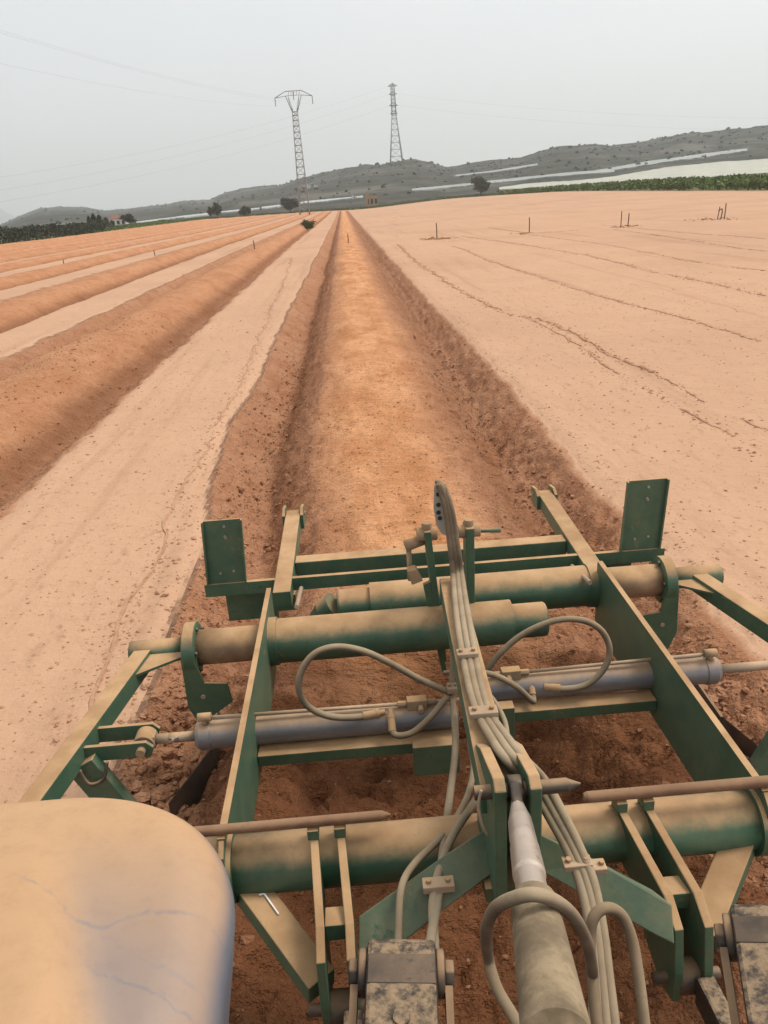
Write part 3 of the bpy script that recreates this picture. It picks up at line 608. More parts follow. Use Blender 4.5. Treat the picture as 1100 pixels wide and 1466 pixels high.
# ------------------------------------------------------------------ tractor (only its rear end is in view)
tr = thing('tractor', (IC, .2, 0), 'blue tractor rear end with a dust-covered fender, lift arms and top link', 'tractor')
def fender_mat():
    m, t, bs = newmat('fender_blue_under_dust')
    g = nd(t, 'ShaderNodeNewGeometry'); pos = g.outputs['Position']
    sx = nd(t, 'ShaderNodeSeparateXYZ'); t.links.new(g.outputs['Normal'], sx.inputs[0])
    a = nd(t, 'ShaderNodeAttribute'); a.attribute_name = 'wiped'
    n1 = noise(t, pos, 7, 5, .6); n2 = noise(t, pos, 160, 3, .6); n3 = noise(t, pos, 2.5, 3)
    up = ramp(t, mth(t, 'ADD', sx.outputs[2], mth(t, 'MULTIPLY', mth(t, 'SUBTRACT', n1, .5), .35)), .12, .72)
    f = mth(t, 'MULTIPLY', up, mth(t, 'SUBTRACT', 1.0, mth(t, 'MULTIPLY', a.outputs['Fac'], .85)), True)
    # finger strokes and water runs through the dust
    sp_ = nd(t, 'ShaderNodeSeparateXYZ'); t.links.new(pos, sp_.inputs[0])
    wob = mth(t, 'MULTIPLY', mth(t, 'SUBTRACT', noise(t, pos, 30, 5, .65), .5), .030); ln = None
    for pts, wd, am in (([(20, 1262), (70, 1288), (130, 1326), (200, 1310), (300, 1308), (335, 1345)], .006, .42), ([(110, 1330), (160, 1348), (230, 1385), (315, 1402)], .005, .28), ([(110, 1378), (150, 1397), (240, 1428), (300, 1455), (335, 1470)], .0045, .5)):
        w_ = [Pz(u, v, 1.505) for u, v in pts]; fc = nd(t, 'ShaderNodeFloatCurve'); cu = fc.mapping.curves[0]
        fx = mth(t, 'DIVIDE', mth(t, 'ADD', sp_.outputs[0], .7), .6); t.links.new(fx, fc.inputs['Value'])
        q = sorted(((p.x+.7)/.6, (p.y-.5)/.6) for p in w_)
        cu.points[0].location = q[0]; cu.points[1].location = q[-1]
        for a_ in q[1:-1]: cu.points.new(*a_)
        fc.mapping.update()
        yl = mth(t, 'ADD', mth(t, 'MULTIPLY', fc.outputs[0], .6), .5)
        ds = mth(t, 'ABSOLUTE', mth(t, 'SUBTRACT', mth(t, 'ADD', sp_.outputs[1], wob), yl))
        inx = mth(t, 'MULTIPLY', ramp(t, fx, q[0][0], q[0][0]+.08), am)
        l1 = mth(t, 'MULTIPLY', ramp(t, ds, wd, 0.), mth(t, 'MULTIPLY', inx, ramp(t, noise(t, pos, 19, 4, .7), .36, .6)))
        ln = l1 if ln is None else mth(t, 'MAXIMUM', ln, l1)
    f = mth(t, 'MULTIPLY', f, mth(t, 'SUBTRACT', 1, ln), True)
    dc = mix(t, n3, (.455, .270, .140), (.520, .322, .176)); n6 = noise(t, pos, 24, 5, .7); dc = mix(t, mth(t, 'MULTIPLY', ramp(t, n6, .42, .72), .45), dc, (.40, .228, .118)); f = mth(t, 'SUBTRACT', f, mth(t, 'MULTIPLY', ramp(t, n6, .60, .78), .18), True)
    dc = mix(t, mth(t, 'MULTIPLY', ramp(t, n2, .5, .9), .5), dc, (.40, .235, .125))
    t.links.new(mix(t, f, mix(t, n1, (.105, .120, .165), (.18, .19, .21)), dc), bs.inputs['Base Color'])
    t.links.new(mth(t, 'ADD', mth(t, 'MULTIPLY', f, .45), .4), bs.inputs['Roughness']); bump(t, bs, n1, .05, .004)
    return m
M['fender'] = fender_mat()
def fender():
    x0, x1, y0, y1, R = -1.02, -.242, -.55, 1.152, .34
    cx, cy = (x0+x1)/2, (y0+y1)/2; NT = 160; out_ = []
    for k in range(NT):      # rounded rectangle
        th = 2*math.pi*k/NT; c, s = math.cos(th), math.sin(th); e = 5.0
        out_.append(0)
    per = []
    hx, hy = (x1-x0)/2, (y1-y0)/2
    for (qx, qy, a0) in ((1, 1, 0), (-1, 1, 90), (-1, -1, 180), (1, -1, 270)):
        for k in range(28):
            a = math.radians(a0+90*k/27); per.append((cx+qx*(hx-R)+R*math.cos(a), cy+qy*(hy-R)+R*math.sin(a)))
    # densify
    pts = []
    for i, p in enumerate(per):
        q = per[(i+1) % len(per)]; L = math.hypot(q[0]-p[0], q[1]-p[1]); n = max(1, int(L/.02))
        for k in range(n): pts.append((p[0]+(q[0]-p[0])*k/n, p[1]+(q[1]-p[1])*k/n))
    N = len(pts); V = []; W = []; rr = .085
    def sdf(x, y):
        dx, dy = abs(x-cx)-(hx-R), abs(y-cy)-(hy-R)
        return R-(math.hypot(max(dx, 0), max(dy, 0))+min(max(dx, dy), 0))
    ss = [1.0]*3+[1-.32*(k/40)**1.6 for k in range(1, 41)]+[.68-.68*k/26 for k in range(1, 26)]+[.001]
    for i, s_ in enumerate(ss):
        for (px, py) in pts:
            x, y = cx+s_*(px-cx), cy+s_*(py-cy)
            if i < 2: x = cx+(x-cx)*(.86, .97)[i]; y = cy+(y-cy)*(.93, .99)[i]
            d = max(0, sdf(x, y)); q = min(1, d/rr)
            z = 1.505-rr+rr*math.sqrt(max(0, 1-(1-q)**2))
            z -= .035*max(0, (y-.75)/.33)**2                       # falls away to the rear
            # step between the inner wing and the raised outer panel
            xs = -.475-.47*(y-.826)
            st = 1/(1+math.exp((x-xs)/.014)); z += .042*st*min(1, d/.2)*min(1, max(0, (1.02-y)/.25))
            if i < 3: z = 1.505-rr-(.30, .07, .0)[i]-(.035*max(0, (y-.75)/.33)**2)
            V.append((x, y, z))
            e_ = (x-xs)/.10
            band = (.55*math.exp(-max(0, e_))+.42)/(1+math.exp(-(x-xs-.02)/.012))*min(1, max(0, (1.0-y)/.28))
            W.append(min(1, band))
    Fq = []
    for i in range(len(ss)-1):
        for k in range(N): Fq.append((i*N+k, i*N+(k+1) % N, (i+1)*N+(k+1) % N, (i+1)*N+k))
    o = npmesh('fender', V, Fq, 'fender', True, dict(wiped=W), tr); return o
fender()
# wheel under the fender: tyre with lugs and rim
wc = Vector((-.66, .05, .78))
ty = MB().lathe((wc.x-.22, wc.y, wc.z), (wc.x+.22, wc.y, wc.z), [(0, .36), (.02, .48), (.1, .60), (.25, .635), (.75, .635), (.9, .60), (.98, .48), (1, .36)], 48).build('wheel', 'rubber', tr)
for k in range(20):
    a = 2*math.pi*k/20
    for s in (-1, 1):
        aa = a+(.157 if s > 0 else 0); d = lambda q, r: Vector((0, r*math.cos(q), r*math.sin(q)))
        MB().beam(wc+Vector((s*.02, 0, 0))+d(aa, .645), wc+Vector((s*.20, 0, 0))+d(aa+.14, .63), .05, .05, up=d(aa+.07, 1)).build('tyre_lug', 'rubber', ty)
MB().lathe((wc.x-.12, wc.y, wc.z), (wc.x+.12, wc.y, wc.z), [(0, .36), (.3, .33), (.5, .12), (1, .10)], 32).build('rim', 'fitting', ty)
# axle housing between the wheels, beneath the view
MB().cyl((-.46, .05, .78), (1.1, .05, .78), .14, n=24).build('axle_housing', 'mud', tr)
MB().box(.05, .60, -.6, .42, .45, 1.0).build('gearbox_housing', 'mud', tr, .03)

# hydraulic top link
TA, TB_ = Vector((.311, 1.49, 1.035)), Pd(800, 1500, 1.0)
T = lambda k: TA.lerp(TB_, k)
def Tv(v):
    lo, hi = 0., 1.
    for _ in range(30):
        m_ = (lo+hi)/2; c = RM.transposed() @ (T(m_)-CAM); vv = 733+F*c.y/c.z
        lo, hi = (m_, hi) if vv < v else (lo, m_)
    return lo
k1, k2, k3, k4 = Tv(1162), Tv(1215), Tv(1292), Tv(1150)
tl = MB().lathe(T(k3), TB_, [(0, .034), (.015, .042), (.5, .045), (.98, .048), (1, .03)], 32).build('top_link', 'mud', tr)
MB().lathe(T(k2-.02), T(k3+.01), [(0, .022), (.08, .030), (.55, .032), (.6, .029), (1, .030)], 24).build('link_rod', 'brightsteel', tl)
MB().lathe(T(k4), T(k2), [(0, .014), (.3, .022), (.45, .027), (.85, .029), (1, .027)], 12).build('link_collar', 'brightsteel', tl)
MB().cyl(TA-Vector((.019, 0, 0)), TA+Vector((.019, 0, 0)), .036, n=24).beam(TA, T(k1), .03, .06, wd1=.022, ht1=.026).build('link_eye', 'grease', tl, .006)
# lift arms
for (u0, v0, u1, v1, s0, s1, side) in ((575, 1352, 575, 1560, 1.30, 1.10, 1), (1098, 1305, 1150, 1560, 1.30, 1.05, -1)):
    a, b = Pd(u0, v0, s0), Pd(u1, v1, s1); d = (a-b).normalized()
    up = (CAM-a); r = d.cross(up).normalized(); u_ = r.cross(d)
    hw = .056
    mb = MB(); prof = []
    L = (a-b).length
    for k in range(9):            # rounded nose, side profile extruded across the width
        th = -math.pi/2+math.pi*k/8; prof.append(a-d*.045+d*.045*math.cos(th)+u_*.045*math.sin(th))
    poly = prof+[b+u_*.05, b-u_*.05]
    mb.prism([p-r*hw for p in poly], r*hw*2)
    la = mb.build('lift_arm', 'casting', tr, .008)
    for sg in (-1, 1):
        c = a-d*.05+r*sg*hw
        MB().cyl(c, c+r*sg*.014, .036, n=24).cyl(c+r*sg*.014, c+r*sg*.03, .022, n=6).build('pin_head', 'darksteel', la, .003)
        MB().beam(c-d*.02+r*sg*.02-u_*.01, c-d*.19+r*sg*.02-u_*.05, .012, .035, up=u_).build('link_strap', 'darksteel', la)
    c0_ = a-d*.075+u_*.0455; MB().beam(c0_-d*.022, c0_+d*.026, hw*1.9, .004, up=u_).build('grease_band', 'grease', la, .001)
    c = a-d*.15+u_*.047
    MB().cyl(c-u_*.01, c+u_*.006, .013, n=18).build('grease_cap', 'casting', la)
# lower links reaching the hitch pins
for x in (-.166, .752):
    ll = MB().beam((x+.03, 1.36, .44), (x+.02, .35, .55), .05, .09).build('lower_link', 'casting', tr, .008)
    MB().cyl((x-.034, 1.40, .44), (x+.034, 1.40, .44), .045, n=20).build('ball_end', 'darksteel', ll, .006)
# loops of hose that hang beside the top link
def those(pts, r=.0155): MB().tube([Py(u, v, y) for u, v, y in pts], r, 12, 8).build('hydraulic_hose', 'hose', tr)
HY = T(k3).y-.055
those([(760, 1500, .92), (735, 1455, .98), (712, 1415, 1.03), (699, 1370, 1.08), (697, 1330, 1.00), (709, 1301, .97), (736, 1286, HY-.005), (768, 1281, HY-.02), (802, 1294, HY-.005), (828, 1322, .97), (844, 1362, 1.02), (850, 1415, 1.10), (848, 1490, 1.02)], .0115)
those([(858, 1490, 1.0), (850, 1420, 1.06), (845, 1350, 1.12), (850, 1314, 1.14), (868, 1300, 1.15), (890, 1310, 1.15), (905, 1345, 1.13), (914, 1395, 1.09), (926, 1490, 1.02)], .012)

# ------------------------------------------------------------------ hills
RIDGE = [(-300, 330), (-120, 322), (0, 322), (25, 311), (55, 299), (85, 296), (120, 297), (150, 302), (175, 300), (196, 298), (240, 293), (262, 288), (300, 287), (322, 277), (345, 270), (372, 267), (400, 266), (428, 256), (470, 247), (500, 242), (545, 235), (572, 230), (590, 228), (610, 231), (640, 240), (660, 238), (700, 233), (745, 228), (770, 219), (800, 211), (850, 206), (875, 209), (930, 202), (980, 192), (1020, 192), (1060, 186), (1099, 181), (1250, 170), (1450, 175)]
def azel(u, v): d = ray(u, v); return math.atan2(d.x, d.y), d.z/math.hypot(d.x, d.y)
_ae = np.array([azel(u, v) for u, v in RIDGE])
_dr = np.interp(_ae[:, 0], [-.6, -.35, -.2, -.05, .05, .2, .5], [2600, 2300, 1900, 1100, 850, 900, 1000])
D0 = 345.
def hill_h(az, d):
    el = np.interp(az, _ae[:, 0], _ae[:, 1]); dr = np.interp(az, _ae[:, 0], _dr)
    H = CAMH+el*dr; t = (d-D0)/(dr-D0)
    g = np.where(t < 1, np.clip(t, 0, 1)**1.15, 1-.35*(t-1)**1.2)
    x, y = d*np.sin(az), d*np.cos(az)
    rug = .5-np.abs(fbm(x/170, y/170, 4, .55))*1.6
    h = .4+H*g+np.clip(t, 0, 1)*np.where(t < 1.0, np.clip(1-t, 0, 1)**.5, .3)*rug*H*.30+np.clip(t*3, 0, 1)*(fbm(x/26, y/26, 3)*H*.030)
    return h*sst(0, .03, t)-1.6*(1-sst(0, .03, t))
def hills_mat():
    m, t, bs = newmat('scrub_hills'); g = nd(t, 'ShaderNodeNewGeometry'); pos = g.outputs['Position']
    mb_ = nd(t, 'ShaderNodeMapping'); mb_.inputs['Scale'].default_value = (.006, .006, .16); t.links.new(pos, mb_.inputs[0]); nb = noise(t, mb_.outputs[0], 1, 5, .6)
    n1 = noise(t, pos, .012, 6, .62); n2 = noise(t, pos, .05, 5, .65); n3 = noise(t, pos, .22, 4, .65)
    c = mix(t, ramp(t, n2, .40, .62), (.036, .041, .032), (.072, .072, .056))
    c = mix(t, ramp(t, n1, .52, .68), c, (.125, .117, .095)); c = mix(t, ramp(t, n3, .52, .68), c, (.034, .038, .028))
    c = mix(t, mth(t, 'MULTIPLY', ramp(t, nb, .54, .66), .6), c, (.15, .14, .115)); c = mix(t, mth(t, 'MULTIPLY', ramp(t, nb, .46, .34), .7), c, (.035, .041, .03))
    t.links.new(c, bs.inputs['Base Color']); bs.inputs['Roughness'].default_value = .95; bs.inputs['Specular IOR Level'].default_value = .1
    return m
M['hills'] = hills_mat()
az = np.linspace(-.62, .64, 620); dd = np.concatenate([np.linspace(D0-5, 1300, 190), np.linspace(1310, 3800, 120)])
A, Dm = np.meshgrid(az, dd); Hh = hill_h(A.ravel(), Dm.ravel())
hills = npmesh('hills', np.stack([Dm.ravel()*np.sin(A.ravel()), Dm.ravel()*np.cos(A.ravel()), Hh], 1), grid_faces(len(az), len(dd)), 'hills')
tag(hills, 'grey-green scrub hills along the horizon', 'hills', None, 'structure')
# far mountain at the left edge
def mountain():
    dist = 9000; us = np.linspace(-700, 150, 60); V = []; n = 12
    for u in us:
        t = (u+700)/850; v = 300+35*max(0, (u+20)/150)**1.0-10*math.exp(-((u+40)/70)**2)+6*math.sin(u*.05)-8*(1-t)
        for k in range(n):
            s = abs(k-6)/6; d = dist+(k-6)*150; a, e = azel(u, v)
            V.append((d*math.sin(a), d*math.cos(a), (CAMH+e*dist)*(1-s)**.8-5+12*math.sin(k*3.7+u*.3)*(1-s)))
    return npmesh('far_mountain', V, grid_faces(n, 60), 'hills')
tag(mountain(), 'pale blue mountain far off at the left edge', 'mountain', None, 'structure')
def hill_at(u, v):
    a, e = azel(u, v); d = np.linspace(D0, 3000, 1500); h = hill_h(np.full_like(d, a), d)
    k = np.argmax((h-CAMH)/d >= e)
    if k == 0: k = 5
    return Vector((d[k]*math.sin(a), d[k]*math.cos(a), h[k]))

# ------------------------------------------------------------------ plastic crop covers on the slopes
def plastic_mat(name, c):
    m, t, bs = newmat(name); g = nd(t, 'ShaderNodeNewGeometry')
    wv = nd(t, 'ShaderNodeTexNoise'); wv.inputs['Scale'].default_value = .12; wv.inputs['Detail'].default_value = 5; t.links.new(g.outputs['Position'], wv.inputs[0])
    t.links.new(mix(t, wv.outputs[0], tuple(k*.7 for k in c), tuple(min(1, k*1.2) for k in c)), bs.inputs['Base Color']); bs.inputs['Roughness'].default_value = .55
    return m
M['plastic'] = plastic_mat('white_plastic_cover', (.40, .415, .40)); M['net'] = plastic_mat('cream_crop_net', (.40, .395, .31)); M['dimplastic'] = plastic_mat('grey_plastic_cover', (.27, .285, .265))
def cover(top, bot, mat, label, ht=.6):
    """a low roofed cover that follows the slope between two pixel lines"""
    n = 60; V = []
    uu = np.linspace(top[0][0], top[-1][0], n); tv = np.interp(uu, [p[0] for p in top], [p[1] for p in top]); bv = np.interp(uu, [p[0] for p in bot], [p[1] for p in bot])
    for i in range(n):
        jj = .9*float(fbm(np.array([uu[i]*.06]), np.array([bv[i]*.05]), 3)[0]); a = hill_at(uu[i], bv[i]+jj); b = hill_at(uu[i], min(tv[i]-jj*.5, bv[i]+jj-.4)); m_ = 5
        if (b-a).length > 400: b = a+(b-a).normalized()*400
        for k in range(m_+1):
            p = a.lerp(b, k/m_); d = math.hypot(p.x, p.y); z = float(hill_h(np.array([math.atan2(p.x, p.y)]), np.array([d]))[0])
            if k == 0: V.append((p.x, p.y, z-1))
            V.append((p.x, p.y, max(z, p.z-.5)+ht+.05*(i % 2)))
        V.append((b.x, b.y, b.z-2))
    o = npmesh('crop_cover', V, grid_faces(8, n), mat, False)
    return tag(o, label, 'crop cover', 'plastic crop covers on the slopes')
cover([(715, 272), (760, 266), (830, 262), (880, 256), (960, 242), (1040, 235), (1135, 229)], [(715, 275), (800, 272), (880, 268), (960, 262), (1040, 256), (1135, 249)], 'net', 'large cream crop cover above the green vines at right', 1.2)
cover([(590, 272), (680, 263), (750, 255), (820, 248), (880, 244)], [(590, 275), (680, 266), (750, 259), (820, 252), (880, 248)], 'dimplastic', 'long thin white cover running behind the round tree at right')
cover([(650, 252), (710, 245), (770, 235)], [(650, 254), (710, 247), (770, 238)], 'dimplastic', 'faint grey cover highest on the slope in the middle of the picture')
cover([(850, 246), (930, 232), (1010, 221), (1070, 214)], [(850, 250), (930, 237), (1010, 226), (1070, 217)], 'dimplastic', 'thin white cover above the large cream crop cover')
cover([(375, 298), (440, 289.5), (520, 282)], [(375, 300), (440, 292), (520, 284)], 'plastic', 'thin white cover behind the lattice pylon base')
cover([(196, 319.5), (255, 311.5), (320, 304), (372, 299)], [(196, 322), (255, 314), (320, 306), (372, 301)], 'plastic', 'thin white cover between the cypress trees and the tall dark tree')
cover([(68, 325), (110, 321)], [(68, 328), (110, 324)], 'plastic', 'small white cover above the dark hedge at left')

# ------------------------------------------------------------------ vegetation
def leafmat(name, c1, c2):
    m, t, bs = newmat(name); g = nd(t, 'ShaderNodeNewGeometry'); n = noise(t, g.outputs['Position'], 1.3, 4, .6)
    o = nd(t, 'ShaderNodeObjectInfo'); v = mix(t, ramp(t, n, .3, .7), c1, c2)
    t.links.new(v, bs.inputs['Base Color']); bs.inputs['Roughness'].default_value = .7; bs.inputs['Specular IOR Level'].default_value = .2
    return m
M['dark_leaf'] = leafmat('dark_foliage', (.020, .028, .017), (.046, .060, .030)); M['mid_leaf'] = leafmat('mid_foliage', (.035, .055, .020), (.075, .105, .035))
M['vine_leaf'] = leafmat('vine_foliage', (.070, .108, .024), (.122, .172, .044)); M['dry_leaf'] = leafmat('dry_grass', (.09, .10, .035), (.18, .17, .07)); M['bark'] = flat('bark', (.07, .055, .04), .9, .3)
M['grass_leaf'] = leafmat('verge_grass', (.06, .085, .025), (.12, .14, .05)); M['scrub_leaf'] = leafmat('hill_scrub', (.046, .052, .040), (.066, .070, .055))
def leaves(P, size):
    n = len(P); a = rng.normal(size=(n, 3)); a /= np.linalg.norm(a, axis=1)[:, None]; b = np.cross(a, rng.normal(size=(n, 3))); b /= np.linalg.norm(b, axis=1)[:, None]
    s = np.asarray(size).reshape(-1, 1)*np.ones((n, 1))*rng.uniform(.6, 1.3, (n, 1))
    V = np.stack([P-a*s, P+b*s*.5, P+a*s, P-b*s*.5], 1).reshape(-1, 3); return V, np.arange(4*n).reshape(-1, 4)
def blob(c, r, n, clump=.33, k=28):
    """points in clumps through an uneven crown volume"""
    cs = rng.normal(size=(k, 3)); cs /= np.linalg.norm(cs, axis=1)[:, None]; cs *= (rng.random((k, 1))**.45)*(1-clump*.6)
    p = cs[rng.integers(0, k, n)]+rng.normal(size=(n, 3))*clump*.42
    return np.asarray(c)+p*np.asarray(r)
def tree(name, base, h, w, label, kind='round', mat='dark_leaf', group='trees beyond the field', cat_='tree'):
    base = Vector(base); t = thing(name, base, label, cat_, group)
    tz = h*(.28 if kind == 'round' else .12)
    mb = MB().rings([base+Vector((0, 0, -.1)), base+Vector((.02*w, 0, tz)), base+Vector((0, .03*w, h*.7))], [.035*h, .028*h, .008*h], 8)
    for k in range(5 if kind == 'round' else 0):
        a = k*1.26+rnd.random(); mb.rings([base+Vector((0, 0, tz*(.9+.12*k))), base+Vector((math.cos(a)*w*.3, math.sin(a)*w*.3, h*(.5+.06*k)))], [.016*h, .005*h], 6)
    mb.build('trunk', 'bark', t)
    if kind == 'round': P = blob((0, 0, h*.60), (w*.5, w*.5, h*.42), 3000); s = h*.055
    elif kind == 'bush': P = blob((0, 0, h*.40), (w*.5, w*.5, h*.5), 1300, .4, 20); s = h*.07; P[:, 2] = np.abs(P[:, 2])
    else:
        zz = rng.random(1800)**.8; rr = w*.5*np.sin(np.clip(zz*.93+.07, 0, 1)*math.pi)**.6*np.sqrt(rng.random(1800)); aa = rng.uniform(0, 6.28, 1800)
        P = np.stack([rr*np.cos(aa), rr*np.sin(aa), .05*h+zz*h*.95], 1); s = h*.03
    V, Fq = leaves(P, s); npmesh('crown', V+np.array(base), Fq, mat, False, None, t).location = -base
    return t
def onground(u, v, y):                # a thing seen at (u, v) standing at distance y
    p = Py(u, v, y); return Vector((p.x, y, gz(p.x, y) if y < D0 else float(hill_h(np.array([math.atan2(p.x, y)]), np.array([math.hypot(p.x, y)]))[0])))
def hpx(u, v0, v1, y): return (Py(u, v1, y)-Py(u, v0, y)).length
def put(name, u, vtop, vbot, wpx, y, label, **k):
    b = onground(u, vbot, y); top = Py(u, vtop, y); return tree(name, b, top.z-b.z, wpx/1100*y/ .93, label, **k)
put('round_tree', 688, 252, 274, 27, 340, 'round dark tree standing alone before the right-hand hills')
put('round_tree', 415, 281, 297, 27, 340, 'broad dark tree left of the lattice pylon base')
put('round_tree', 352, 294, 305, 16, 345, 'small dark tree between the tall tree and the pylon', mat='dark_leaf')
put('round_tree', 312, 290, 308, 13, 340, 'tall narrow dark tree on the verge left of centre')
put('round_tree', 303, 296, 309, 9, 342, 'low dark tree touching the tall narrow tree')
put('round_tree', 187, 305, 325, 23, 250, 'rounded tree just right of the cypresses', mat='dark_leaf')
for i, (u, vt, w_) in enumerate(((131, 309, 7), (138, 305, 8), (146, 307, 9), (155, 311, 8), (163, 315, 7))):
    put('cypress_tree', u, vt, 333, w_, 200+4*i, ['leftmost of the five pointed cypress trees', 'second cypress from the left, tallest of the row', 'middle cypress of the pointed row', 'fourth cypress from the left, shorter', 'rightmost and shortest of the five cypress trees'][i], kind='cypress', group='row of cypress trees')
b = Pg(443, 327); tree('bush', b, 1.25, 2.3, 'small green bush at the end of the pale strip beside the bed', 'bush', 'mid_leaf', 'field bushes', 'bush')
# dark hedge along the left border
def hedge():
    y0, y1 = 112, 196; n = 9000; y = rng.uniform(y0, y1, n); x = -56.2+rng.normal(0, .7, n)-1.2*rng.random(n); hh = 2.35+.5*fbm(y*.3, y*0, 3)+.5*sst(150, 120, y)
    z = np.array(ground_z(x, y)[0])+hh*rng.random(n)**.7
    V, Fq = leaves(np.stack([x, y, z], 1), .24)
    t = thing('hedge', (-56.5, 150, 0), 'dark dense hedge along the left border of the field', 'hedge')
    npmesh('foliage', V-np.array([-56.5, 150, 0]), Fq, 'dark_leaf', False, None, t).location = (0, 0, 0)
    for k in range(28):
        yy = y0+2+k*3; MB().cyl((-56.6, yy, -.2), (-56.6+rnd.uniform(-.1, .1), yy, 1.6), .05, .03, 6).build('stem', 'bark', t)
hedge()
for i, (u, vt, w_) in enumerate(((112, 322, 20), (28, 329, 18))):
    put('round_tree', u, vt, 346, w_, 190-25*i, ['mid green tree showing over the hedge beside the cypresses', 'mid green tree showing over the hedge near the left edge'][i], mat='mid_leaf')
# vines right of the field: rows of leaf
def vines():
    P = []
    for r in range(9):
        x0 = FX1+1.6+r*3.0; n = 3600 if r == 0 else 2000; y = rng.uniform(70, 330, n); hh = 1.5+.35*fbm(y*.4+r*9, y*0, 2)
        x = x0+rng.normal(0, .45, n); P.append(np.stack([x, y, np.array(ground_z(x, y)[0])+hh*(.15+.85*rng.random(n))], 1))
    P = np.concatenate(P); V, Fq = leaves(P, .46); return npmesh('vineyard', V, Fq, 'vine_leaf', False)
tag(vines(), 'dense green vines along the right border of the field', 'vineyard', None, 'stuff')
def verge():
    n = 16000; x = rng.uniform(-75, 110, n); y = FY1+rng.random(n)*9; z = np.array(ground_z(x, y)[0]); hh = .75+.7*fbm(x*.12, y*.12, 3)
    V, Fq = leaves(np.stack([x, y, z+rng.random(n)*np.maximum(.15, hh)], 1), .26); o = npmesh('verge_grass', V, Fq, 'grass_leaf', False)
    return tag(o, 'green and straw verge plants at the far end of the field', 'verge plants', None, 'stuff')
verge()
def leftverge():
    n = 7000; y = rng.uniform(180, 338, n); x = -55.2-rng.random(n)*14; z = np.array(ground_z(x, y)[0])
    V, Fq = leaves(np.stack([x, y, z+rng.random(n)*.8], 1), .25); return tag(npmesh('crop_strip', V, Fq, 'vine_leaf', False), 'low green crop strip beyond the left border of the field', 'crop strip', None, 'stuff')
leftverge()
def scrub():
    n = 1100; a = rng.uniform(-.6, .62, n); dr = np.interp(a, _ae[:, 0], _dr); d = D0+25+(dr*1.02-D0)*np.sqrt(rng.random(n)); h = hill_h(a, d); s = rng.uniform(.35, 1.5, n)*(1+d/2500)
    P = np.stack([d*np.sin(a), d*np.cos(a), h+s*.3], 1); return lumps('hill_scrub', P, s, 'scrub_leaf', .8)
tag(scrub(), 'dark scrub bushes dotted over the hills', 'scrub', None, 'stuff')

# ------------------------------------------------------------------ stakes
SL = ['wooden stake farthest left, in the third old bed', 'leaning wooden stake in the second old bed', 'wooden stake on the nearest old bed left of the worked bed', 'short wooden stake in the middle of the freshly worked bed', 'wooden stake with a scuffed patch at its foot, nearest right of the worked bed', 'single wooden stake second to the right of the worked bed', 'thin left stake of the pair on the right field', 'dark right stake of the pair on the right field', 'bent bundle of stakes left of the tall far-right stake', 'tall thin stake at the far right of the stake row']
SP = [(92, 373, 380, 0), (223, 358, 370, -4), (365, 344, 357, -3), (499, 335, 348, 0), (626, 319, 342, -1), (758, 311, 333, 0), (889, 302, 324, 1), (899, 305, 324, 3), (1027, 296, 314, 8), (1037, 291, 314, 2)]
for i, (u, vt, vb, lean) in enumerate(SP):
    b = Pg(u, vb); h = max(.35, hpx(u, vt, vb, b.y)); tl_ = math.tan(math.radians(lean)); r = .034 if i in (4, 5, 7, 9) else .03
    b = b+Vector((0, 0, -.12)); e = b+Vector((tl_*h, 0, h+.12))
    mb = MB().rings([b, b.lerp(e, .3), b.lerp(e, .62)+Vector((.008, 0, 0)), b.lerp(e, .97), e], [r*.95, r, r*1.02, r*.98, r*.6], 9)
    if i == 8: mb.rings([b+Vector((.22, 0, 0)), b+Vector((.30, .02, h*.8)), b+Vector((.24, .02, h*1.02))], [.035, .035, .03], 8).rings([b+Vector((.02, 0, h*.8)), b+Vector((.27, 0, h*1.0))], [.03, .03], 8)
    tag(mb.build('wooden_stake', 'wood'), SL[i], 'stake', 'stakes in a line across the field')
def soilpatch(u, v, n, s):
    c = Pg(u, v); px = np.array([c.x+rnd.gauss(0, s) for _ in range(n)]); py = np.array([c.y+rnd.gauss(0, s*1.6) for _ in range(n)]); sz = rng.uniform(.04, .11, n)
    return np.stack([px, py, np.array(ground_z(px, py)[0])], 1), sz
pp = [soilpatch(*a) for a in ((620, 342, 60, .4), (640, 341, 30, .3), (1022, 314, 50, .6), (895, 324, 30, .4), (752, 334, 30, .4))]
P_ = np.concatenate([a for a, _ in pp]); S_ = np.concatenate([b_ for _, b_ in pp]); o1 = np.ones(len(P_))
tag(lumps('stake_spoil', P_, S_, 'soil', .5, dict(tilled=o1, moist_shade=o1*.35, crest=o1*0, field=o1)), 'scuffed earth lumps round the feet of the stakes', 'earth lumps', None, 'stuff')

# ------------------------------------------------------------------ lattice pylon with a forked head
def lattice(mb, base, h, w0, w1, n, r, z0=0):
    leg = lambda i, z: Vector((base.x+((-1, 1, 1, -1)[i])*(w0+(w1-w0)*z/h)/2, base.y+((-1, -1, 1, 1)[i])*(w0+(w1-w0)*z/h)/2, base.z+z))
    zs = [h*(1-(1-k/n)**1.25) for k in range(n+1)]
    for k in range(n):
        for i in range(4):
            j = (i+1) % 4; mb.cyl(leg(i, zs[k+1]), leg(j, zs[k+1]), r*.8, n=4)
            a, b = (i, j) if k % 2 else (j, i); mb.cyl(leg(a, zs[k]), leg(b, zs[k+1]), r*.7, n=4)
    return leg
PY_ = 255.
pb = onground(436, 300, PY_); ptop = Py(423, 160, PY_).z; hP = ptop-pb.z
py_ = thing('lattice_pylon', pb, 'lattice pylon with a forked head and three insulators left of centre', 'pylon')
mb = MB(); leg = lattice(mb, pb, hP, 3.0, 1.5, 15, .095)
for i in range(4): MB().cyl(leg(i, -.4), leg(i, hP), .13, .10, 6).build('leg', 'galv', py_)
